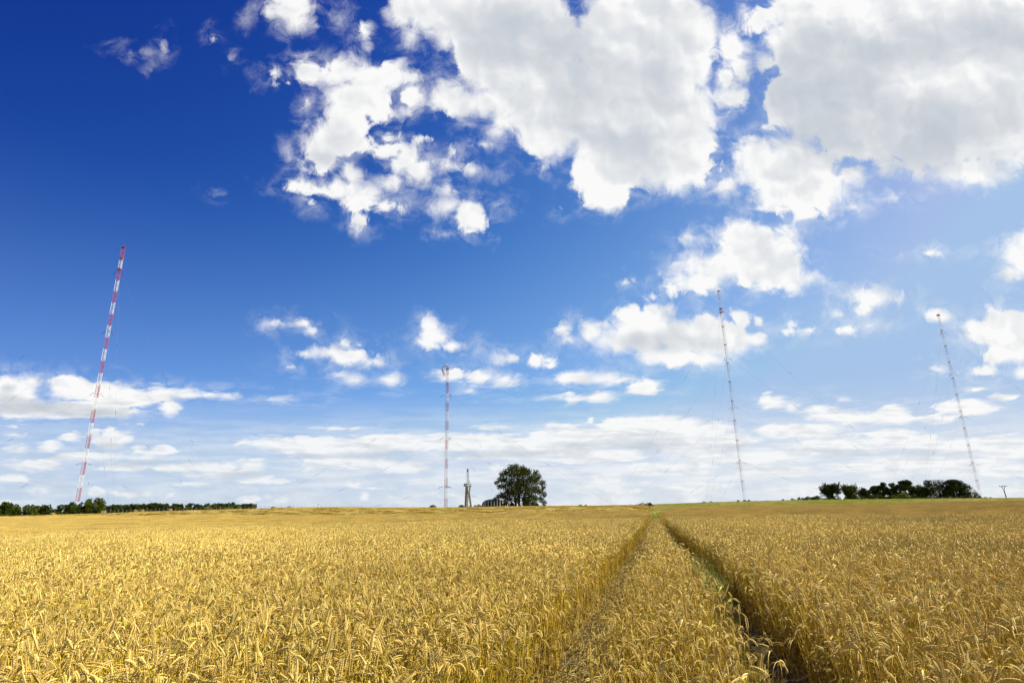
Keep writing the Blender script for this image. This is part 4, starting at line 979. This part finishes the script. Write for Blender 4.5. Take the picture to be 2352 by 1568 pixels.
bale(312, 262, -.75, 'left one of two close round bales in front of the dark hedge')
bale(328, 263, -.8, 'right one of two close round bales in front of the dark hedge')
bale(391, 262, -.7, 'round straw bale alone in front of the middle of the fenced hedge')
bale(628, 268, -.6, 'round bale on the skyline just right of the fenced hedge', 1.0)
bale(665, 270, -.6, 'round bale on the skyline farthest to the right')
wood_m = mat('weathered_wood', (.14, .10, .065), .85, var=.4, scale=2.); 
def fence():
    ox, oy, oz = spot(543, 281)
    root = empty('wire_fence', (ox, oy, oz), 0, 'thin wire fence on posts along the hedge and across the skyline behind the bales', 'fence')
    xs = np.arange(246, 840, 9.3); pts = []
    for i, x in enumerate(xs):
        X, Y, Z = spot(x, np.interp(x, [246, 580, 840], [281, 281, 300])); X, Y, Z = X-ox, Y-oy, Z-oz; h = 1.75*(1+.12*sin(i*2.1)); pts.append((X, Y, Z, h))
        b = MB(); b.tube([(X, Y, Z-.2), (X+.03*sin(i), Y, Z+h)], [.08, .065], 5); b.build('fence_post', post_m, root)
    for f in (.35, .65, .93):
        b = MB(); b.tube([(p[0], p[1]-.1, p[2]+p[3]*f) for p in pts], .014, 3); b.build('wire', wire_m, root)
post_m = mat('fence_wood', (.2, .18, .15), .85, var=.3, scale=2.)
fence()
def power_pole():
    x, d = 2317, 345; X, Y, Z = spot(x, d); H = height_to(2311, 1124, d, Z)
    root = empty('power_pole', (X, Y, Z), 0, 'brown wooden power pole with a forked T shaped top at far right', 'power pole')
    pole_m = mat('brown_pole', (.23, .11, .06), .8, var=.3, scale=1.5)
    b = MB(); b.tube([(0, 0, -.4), (-.25, 0, H)], [.24, .19], 8); b.build('pole', pole_m, root)
    ht = height_to(2310, 1116.6, d, Z); w = 8*m_per_px(x, d)
    for s in (-1, 1):
        b = MB(); b.tube([(-.25, 0, H-.2), (-.28+s*w*.28, 0, H+.35*(ht-H)), (-.3+s*w*.42, 0, ht)], .12, 6); b.build('brace', steel_m, root)
    b = MB(); b.box((-.3, 0, ht+.08), (2*w, .22, .2)); arm = b.build('cross_arm', steel_m, root)
    for s in (-1, 0, 1):
        b = MB(); b.tube([(-.3+s*w*.93, 0, ht+.15), (-.3+s*w*.93, 0, ht+.3), (-.3+s*w*.93, 0, ht+.5)], [.1, .14, .07], 8); b.build('insulator', insul_m, arm)
power_pole()
def lamp_pole():
    x, d = 731, 330; X, Y, Z = spot(x, d); h = height_to(x, 1157.5, d, Z)
    root = empty('utility_pole', (X, Y, Z), 0, 'thin pale pole with a small head on the skyline near the fence', 'pole')
    b = MB(); b.tube([(0, 0, -.2), (0, 0, h)], [.10, .08], 6); b.build('pole', white_m, root)
    b = MB(); b.box((.1, 0, h), (.9, .35, .3)); b.build('head', white_m, root)
    X, Y, Z = spot(737.5, 325); b = MB(); b.tube([(0, 0, -.2), (0, 0, 1.4), (.03, 0, height_to(737, 1160.5, 325, Z))], [.15, .14, .11], 7)
    o = b.build('marker_post', wood_m, None, loc=(X, Y, Z)); tag(o, 'thick dark post beside the thin pale pole on the skyline', 'post')
    X, Y, Z = spot(1492.5, 233); b = MB(); b.tube([(0, 0, -.2), (.03, 0, .9), (-.02, .02, 1.45), (0, 0, 1.65)], [.26, .24, .22, .1], 8)
    o = b.build('marker_post', wood_m, None, loc=(X, Y, Z)); tag(o, 'stout dark wooden post at the corner of the far standing wheat above the tracks', 'post')
lamp_pole()
